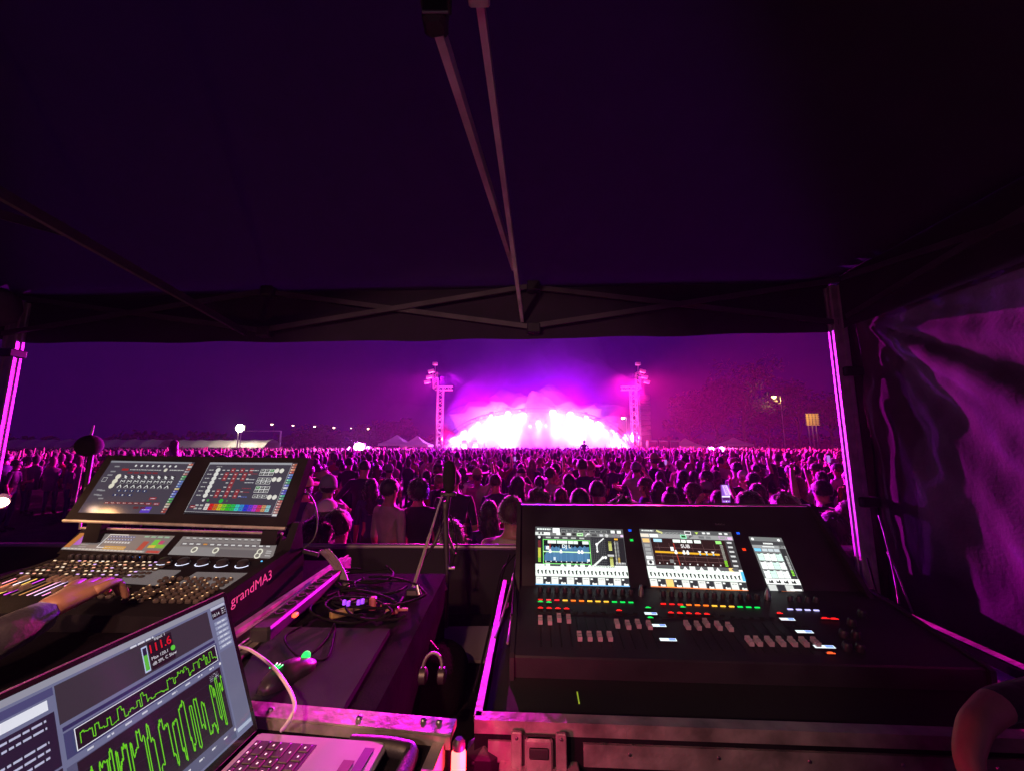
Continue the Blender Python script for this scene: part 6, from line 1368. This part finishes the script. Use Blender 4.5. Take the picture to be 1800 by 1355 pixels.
for px, py, st, hr, sh, a_, b_, rt, sc, lb in NEAR:
    fem = st in ('long', 'wavy', 'bun', 'ponytail')
    if px == 312: x, y = ray(px, 780).x*11, 11.; zz = P(px, py, 11.).z-1.80*.95; o = person(x, y, ROT(rt), st, hr, sh, a_, b_, lb, None, 1., zz); placed.append((x, y)); continue
    x, y = at_head(px, py, sc, fem, 1.80 if st != 'curly' else 1.82)
    if y < 2.72: y = 2.72; x = ray(px, py).x*y; sc = (CZ+ray(px, py).z*y)/((1.80 if st != 'curly' else 1.82)*(.95 if fem else 1))
    person(x, y, ROT(rt), st, hr, sh, a_, b_, lb, None, sc, 0, trousers=random.random() < .4); placed.append((x, y))
    if 'phone in front' in lb: ph_xy = (x, y)
# the person above the left console stands on a low crate
cr = MB(); cr.bbox((placed[[n[0] for n in NEAR].index(312)][0], 11, zz/2-.001), (.6, .6, max(.1, zz-.002)), .01); tag(cr.build('wooden_box', M_case), 'dark box under the tall standing long-haired person', 'box')
# the raised phone
pp = P(1275, 867, ph_xy[1]-.95); t = thing('phone', 'bright raised phone filming the purple stage', 'phone', tuple(pp))
m = MB(); m.bbox(pp, (.080, .165, .009), .003, ax=(Vector((1, 0, 0)), Zv, Vector((0, 1, 0)))); m.build('case', M_blackp, t)
tl_ = pp+Vector((-.037, -.0055, .078)); c = Canvas(tl_, tl_+Vector((.074, 0, 0)), tl_+Vector((.074, 0, -.156)), tl_+Vector((0, 0, -.156)))
c.rect(0, 0, 1, 1, (130, 80, 190), 1)
for k in range(6): c.poly([(.05+k*.1, .0), (.2+k*.1, 0), (.62+k*.11, .55), (.4+k*.11, .6)], ((225, 190, 250) if k % 2 else (170, 120, 225)), 2)
c.rect(0, .62, 1, .70, (240, 225, 255), 3); c.rect(.05, .7, .95, .86, (70, 30, 90), 3); c.disc(.5, .93, .07, (245, 245, 250), 4); c.disc(.2, .93, .04, (245, 245, 250), 4); c.disc(.8, .93, .04, (245, 245, 250), 4)
c.build('screen', SCRB, t)
for px, py, yy, lb in ((1456, 806, 8.0, 'small white glowing phone held up near the right tent pole'), (1170, 812, 11.0, 'tiny pale phone held up right of the stage above the crowd'), (905, 806, 13.0, 'tiny phone glowing pink above heads in front of the stage')):
    q = P(px, py, yy); t = thing('phone', lb, 'phone', tuple(q)); m = MB(); m.bbox(q, (.078, .155, .009), .003, ax=(Vector((1, 0, 0)), Zv, Vector((0, 1, 0)))); m.build('case', M_blackp, t)
    m = MB(); m.col = lin(165, 100, 200); m.box(q-Vector((0, .0052, 0)), (.068, .0006, .14)); m.build('screen', SCRB, t)
# the rest of the individual crowd
rp = random.Random(99); cand = []
y = 4.6
while y < 17:
    hwid = 1.33*y; x = -hwid
    while x < hwid:
        cand.append((x+rp.uniform(-.24, .24), y+rp.uniform(-.28, .28))); x += .66
    y += .78
cols_w = ['black']*6+['navy']*2+['white', 'grey', 'beige', 'pink', 'red', 'olive', 'denim']
styles = ['short']*7+['curly']*2+['long']*4+['wavy']*3+['bun', 'ponytail', 'cap', 'shaved', 'hat', 'beanie']
n_ind = 0; rest = []
BAND = [('just beyond the nearest people', 7.6), ('in the middle of the near crowd', 9.6), ('farther back in the packed crowd', 99)]
SIDE = [(-9, -.75, 'behind the lighting console'), (-.75, -.15, 'left of microphone stand'), (-.15, .02, 'behind microphone stand'), (.02, .35, 'above left half of desk'), (.35, .75, 'above right half of desk'), (.75, 9, 'near right tent pole')]
cnt = {}
for (x, y) in sorted(cand, key=lambda q: q[1]):
    if min((math.hypot(x-a, y-b) for a, b in placed), default=9) < .42: continue
    if any(y < b and b > 4.2 and abs(x/y-a/b) < .045 for a, b in placed[:len(NEAR)]): continue
    if abs(x/y) > 1.27 or rp.random() < .10: continue
    if n_ind+len(NEAR) >= 292: rest.append((x, y)); continue
    st = rp.choice(styles); hr = rp.choice(['dark', 'dark', 'dark', 'brown', 'brown', 'blond']); sh = rp.choice(cols_w)
    u_ = rp.random(); a_, b_ = ('down', 'down') if u_ < .45 else ('fwd', 'fwd') if u_ < .62 else ('down', 'up') if u_ < .72 else ('phone', 'phone') if u_ < .82 else ('wave', 'down') if u_ < .88 else ('down', 'hip')
    bd = next(b for b in BAND if y < b[1])[0]; sd = next(s_ for s_ in SIDE if s_[0] <= x/y < s_[1])[2]
    hd = {'cap': 'capped person', 'hat': 'straw-hatted person', 'beanie': 'beanie-wearing person', 'shaved': 'shaven-headed person'}.get(st, {'short': 'short', 'curly': 'curly', 'long': 'long', 'wavy': 'wavy', 'bun': 'bunned', 'ponytail': 'ponytailed'}.get(st, '')+' '+hr+' haired person')
    po = {('down', 'down'): '', ('fwd', 'fwd'): '', ('down', 'up'): ', arm raised', ('phone', 'phone'): ', hands up', ('wave', 'down'): ', arm waving', ('down', 'hip'): ''}[(a_, b_)]
    lb = '%s in %s%s, %s, %s' % (hd.replace('short dark haired', 'short-haired').replace(' haired', '-haired'), sh, po, bd.replace('just beyond the nearest people', 'second row').replace('in the middle of the near crowd', 'mid crowd').replace('farther back in the packed crowd', 'farther back'), sd)
    person(x, y, ROT(rp.gauss(0, 22) if rp.random() < .85 else rp.uniform(-95, 95)), st, hr, sh, a_, b_, lb, 'crowd: '+lb, rp.gauss(1.0, .045), 0, trousers=rp.random() < .4); n_ind += 1
# the far crowd as one mass of small figures
def low_person(arm_up):
    rings = [(.75, .15, .11, 0), (1.05, .15, .10, 0), (1.30, .21, .12, 0), (1.43, .19, .10, 0), (1.49, .07, .06, 0), (1.54, .055, .055, 1), (1.60, .075, .085, 2), (1.68, .09, .10, 2), (1.76, .075, .085, 2), (1.80, .02, .03, 2)]
    n_ = 8; v = []; f = []; fm = []
    for z_, rx, ry, mt in rings:
        for k in range(n_): a = 2*math.pi*k/n_; v.append((math.cos(a)*rx, math.sin(a)*ry, z_))
    for i in range(len(rings)-1):
        for k in range(n_): f.append((i*n_+k, i*n_+(k+1) % n_, (i+1)*n_+(k+1) % n_, (i+1)*n_+k)); fm.append(rings[i+1][3] if rings[i][3] else (rings[i][3] if rings[i+1][3] == 0 else 1))
    if arm_up:
        o_ = len(v); pts = [((.18, 0, 1.40), .05), ((.27, .05, 1.62), .042), ((.24, .08, 1.82), .03), ((.24, .08, 1.90), .035)]
        for p_, r_ in pts:
            for k in range(4): a = math.pi/2*k; v.append((p_[0]+math.cos(a)*r_, p_[1]+math.sin(a)*r_, p_[2]))
        for i in range(3):
            for k in range(4): f.append((o_+i*4+k, o_+i*4+(k+1) % 4, o_+(i+1)*4+(k+1) % 4, o_+(i+1)*4+k)); fm.append(0 if i == 0 else 1)
        f.append((o_+12, o_+13, o_+14, o_+15)); fm.append(1)
    return np.array(v), f, np.array(fm)
T0, T1 = low_person(False), low_person(True)
y = 13.0; far = list(rest)
while y < 41:
    hwid = min(1.30*y, 6+y*.95); x = -hwid
    while x < hwid+3:
        far.append((x+rp.uniform(-.2, .2), y+rp.uniform(-.25, .25))); x += .60
    y += .75
far = [q for q in far if q[1] > 12.0 or q in rest]
seen = set(); V = []; Fl = []; Cc = []; off = 0
palv = np.array([SH[k] for k in SH]); skinc = np.array((.40, .21, .15)); hairc = np.array([(.02, .013, .01), (.05, .03, .018), (.2, .13, .07)])
fmaxlen = []
for (x, y) in far:
    key = (int(x/.4), int(y/.4))
    if key in seen: continue
    seen.add(key)
    tv, tf, tm = T1 if rp.random() < .10 else T0
    a = rp.gauss(0, .5); s_ = rp.uniform(.90, 1.06); ca, sa = math.cos(a), math.sin(a); v = tv*s_; wv_ = np.stack([v[:, 0]*ca-v[:, 1]*sa+x, v[:, 0]*sa+v[:, 1]*ca+y, v[:, 2]], 1)
    V.append(wv_); cs = [palv[rp.choice([0, 0, 0, 1, 2, 2, 3, 4, 5, 6, 7, 8])], skinc, hairc[rp.choice([0, 0, 0, 1, 1, 2])]]
    for q_, k in zip(tf, tm): Fl.append(tuple(i+off for i in q_)); Cc.append(cs[k])
    off += len(tv)
me = bpy.data.meshes.new('far_crowd'); me.from_pydata(np.concatenate(V).tolist(), [], Fl); me.polygons.foreach_set('use_smooth', [True]*len(Fl))
at = me.color_attributes.new('Tint', 'FLOAT_COLOR', 'CORNER'); buf = np.ones((len(Fl), 4, 4), dtype=np.float32); buf[:, :, :3] = np.array(Cc)[:, None, :]; at.data.foreach_set('color', buf.ravel())
me.materials.append(mat('crowd_cloth', (.1, .1, .1), .8, attr='Tint', sheen=.2)); o = bpy.data.objects.new('far_crowd', me); COL.objects.link(o); tag(o, 'dense far crowd filling the field up to the stage', 'crowd', kind='stuff')
# performers and the silhouettes against the stage
def fig(px, pyt, y, st, sh, a_, b_, rt, lb, foot):
    x = ray(px, 780).x*y; top = P(px, pyt, y).z; sc = (top-foot)/1.8; person(x, y, ROT(rt), st, 'dark', sh, a_, b_, lb, 'performers on the stage', sc, foot)
fig(1073, 757, 49.0, 'short', 'black', 'fwd', 'down', 160, 'slim performer standing high at the right of the stage', 2.15)
fig(1092, 777, 46.8, 'long', 'black', 'fwd', 'fwd', 120, 'performer in silhouette at the right front of the stage', 1.5)
fig(1064, 779, 46.8, 'curly', 'black', 'fwd', 'fwd', -120, 'performer with curly hair in silhouette right of centre', 1.5)
fig(938, 769, 51.6, 'short', 'black', 'fwd', 'fwd', 180, 'drummer behind the drum kit at the stage centre', 2.0)
fig(852, 776, 47.2, 'short', 'navy', 'up', 'down', 170, 'singer almost lost in white light at the left of the stage', 1.5)
xs = ray(1025, 780).x*27; person(xs, 27, ROT(10), 'short', 'dark', 'black', 'hip', 'hip', 'person sitting high above the crowd, dark against the stage', None, .93, P(1025, 773, 27).z-1.80*.93)
# ------------------------------------------------------------------ the operator at the lighting console
wr = P(104, 1066, 1.03); kn = P(188, 1030, 1.17)
f_ = (kn-wr).normalized(); side = Vector((1, 0, 0)); side = (side-f_*side.dot(f_)).normalized(); up_ = side.cross(f_).normalized()
if up_.z < 0: up_ = -up_
def HP(a, s_, u_): return tuple(wr+f_*a*1.12+side*s_*1.25+up_*(u_*1.2+.008))
sh_p = wr+Vector((-.30, -.52, .12))
ch = [(1, [(tuple(sh_p+Vector((-.16, -.02, -.62))), (.16, .12)), (tuple(sh_p+Vector((-.17, -.02, -.36))), (.165, .12)), (tuple(sh_p+Vector((-.17, 0, -.06))), (.17, .12)), (tuple(sh_p+Vector((-.17, .02, .06))), (.08, .07))], None),
      (0, [(None, 0), (tuple(sh_p+Vector((-.16, .03, .14))), (.058, .06)), (tuple(sh_p+Vector((-.15, .06, .21))), (.065, .08)), (tuple(sh_p+Vector((-.15, .06, .29))), (.075, .09)), (tuple(sh_p+Vector((-.15, .05, .36))), (.05, .06))], (0, 3)),
      (1, [(None, 0), (tuple(sh_p+Vector((0, 0, 0))), .07), (tuple(sh_p.lerp(wr, .42)+Vector((.03, 0, -.20))), .052), (tuple(wr-f_*.12+Vector((0, 0, -.01))), .046), (tuple(wr-f_*.02), (.040, .034))], (0, 2)),
      (1, [(None, 0), (tuple(sh_p+Vector((-.36, 0, -.01))), .07), (tuple(sh_p+Vector((-.42, .12, -.28))), .05), (tuple(sh_p+Vector((-.38, .38, -.24))), .04)], (0, 2)),
      (2, [(None, 0), (tuple(sh_p+Vector((-.08, 0, -.75))), .10), (tuple(sh_p+Vector((-.06, 0, -1.15))), .06), (tuple(sh_p+Vector((-.06, -.02, -1.50))), .045)], (0, 0)),
      (2, [(None, 0), (tuple(sh_p+Vector((-.27, 0, -.75))), .10), (tuple(sh_p+Vector((-.28, 0, -1.15))), .06), (tuple(sh_p+Vector((-.28, -.02, -1.50))), .045)], (0, 0))]
me, lab, c_ = skin_body('person', ch)
for m_ in (M_skin, mat('operator_jacket', (.02, .015, .03), .75, bump=(30, .6, .01), sheen=.3), M_tr[0]): me.materials.append(m_)
me.polygons.foreach_set('material_index', lab.astype(np.int32)); me.polygons.foreach_set('use_smooth', [True]*len(me.polygons))
# the hand: palm slab with knuckles, four bent fingers and a thumb
hc = [(0, [(HP(-.04, .0, .0), (.031, .029)), (HP(.0, 0, .0), (.034, .027)), (HP(.03, 0, .004), (.044, .024)), (HP(.06, .0, .006), (.051, .021)), (HP(.088, .0, .004), (.050, .017))], None)]
for q_, (s_, L, dr) in enumerate(((.034, .058, -.034), (.012, .072, -.034), (-.011, .078, -.032), (-.033, .070, -.030))):
    a0 = .080-(.010 if q_ == 0 else 0)
    hc.append((0, [(HP(a0-.03, s_*.8, .006), .0130), (HP(a0, s_, .013), .0125), (HP(a0+L*.45, s_*1.12, .012), .0102), (HP(a0+L*.80, s_*1.18, dr*.42), .0095), (HP(a0+L*1.0, s_*1.18, dr), .0086)], None))
hc.append((0, [(HP(.012, -.030, -.006), .014), (HP(.045, -.058, -.012), .0125), (HP(.075, -.068, -.022), .0105), (HP(.094, -.066, -.034), .0090)], None))
hm, hl, _ = skin_body('hand', hc, 2); hm.materials.append(M_skin)
bm = bmesh.new(); bm.from_mesh(me); n0 = len(bm.faces); bm.from_mesh(hm); bm.faces.ensure_lookup_table()
for f in bm.faces[n0:]: f.material_index = 0
bm.to_mesh(me); bm.free(); me.polygons.foreach_set('use_smooth', [True]*len(me.polygons))
op = bpy.data.objects.new('person', me); COL.objects.link(op); tag(op, 'lighting operator in dark jacket, bare hand with gold ring resting on the console keys', 'person')
m = MB(); a_ = Vector(HP(.080+.072*.28, .0125, .0065)); m.lathe(a_, [(.0135, -.003), (.0150, -.0025), (.0150, .0025), (.0135, .003)], 18, ax=(side, up_, f_)); m.build('finger_ring', mat('gold', (.8, .55, .2), .25, 1.), op, True)
h_ = bpy.data.objects.new('hair', hair_mesh('short')); COL.objects.link(h_); h_.parent = op; h_.location = sh_p+Vector((-.15, .06, .28-1.67)); 
# someone at the lower right: bare forearm and shoulder catching the red light
e0 = P(1722, 1400, .72); e1 = P(1700, 1330, .74); e2 = P(1712, 1275, .76); e3 = P(1750, 1238, .79); e4 = P(1835, 1225, .82)
def off_(v, dx=0, dy=0, dz=0): return tuple(Vector(v)+Vector((dx, dy, dz)))
ch = [(1, [(off_(e4, .32, -.10, -.45), (.15, .12)), (off_(e4, .32, -.08, -.20), (.16, .12)), (off_(e4, .30, -.05, .02), (.16, .11)), (off_(e4, .30, -.02, .12), (.07, .07))], None),
      (0, [(None, 0), (off_(e4, .30, 0, .20), .055), (off_(e4, .30, .02, .27), (.065, .08)), (off_(e4, .30, .02, .35), (.072, .09)), (off_(e4, .30, .01, .42), (.05, .06))], (0, 3)),
      (1, [(None, 0), (off_(e4, .12, -.02, .0), .06), (tuple(e4), .036), (tuple(e3), .028)], (0, 2)),
      (0, [(None, 0), (tuple(e2), .024), (tuple(e1), .021), (tuple(e0), .019), (off_(e0, .01, -.01, -.05), (.03, .018))], (2, 3)),
      (1, [(None, 0), (off_(e4, .50, -.02, .0), .07), (off_(e4, .56, .05, -.26), .05), (off_(e4, .52, .28, -.24), .04)], (0, 2)),
      (2, [(None, 0), (off_(e4, .24, -.05, -.72), .09), (off_(e4, .24, 0, -1.05), .06), (off_(e4, .24, 0, -1.30), .045)], (0, 0)),
      (2, [(None, 0), (off_(e4, .42, -.05, -.72), .09), (off_(e4, .42, 0, -1.05), .06), (off_(e4, .42, 0, -1.30), .045)], (0, 0))]
for q_ in range(4):
    b0 = Vector(off_(e0, -.02+.014*q_, -.012, -.06)); ch.append((0, [(tuple(b0), .009), (off_(b0, 0, -.004, -.035), .0085), (off_(b0, 0, .008, -.062), .0075)], None))
ch.append((0, [(off_(e0, -.02, 0, -.02), .011), (off_(e0, -.045, 0, -.045), .009), (off_(e0, -.05, .0, -.07), .008)], None))
me, lab, c_ = skin_body('person', ch, 2)
for m_ in (M_skin, M_sh['black'], M_tr[0]): me.materials.append(m_)
me.polygons.foreach_set('material_index', lab.astype(np.int32)); me.polygons.foreach_set('use_smooth', [True]*len(me.polygons))
o = bpy.data.objects.new('person', me); COL.objects.link(o); tag(o, 'person at lower right corner, bent bare forearm glowing red beside the audio case', 'person')
h_ = bpy.data.objects.new('hair', hair_mesh('short')); COL.objects.link(h_); h_.parent = o; h_.location = Vector(off_(e4, .30, .02, .34))-Vector((0, 0, 1.68))
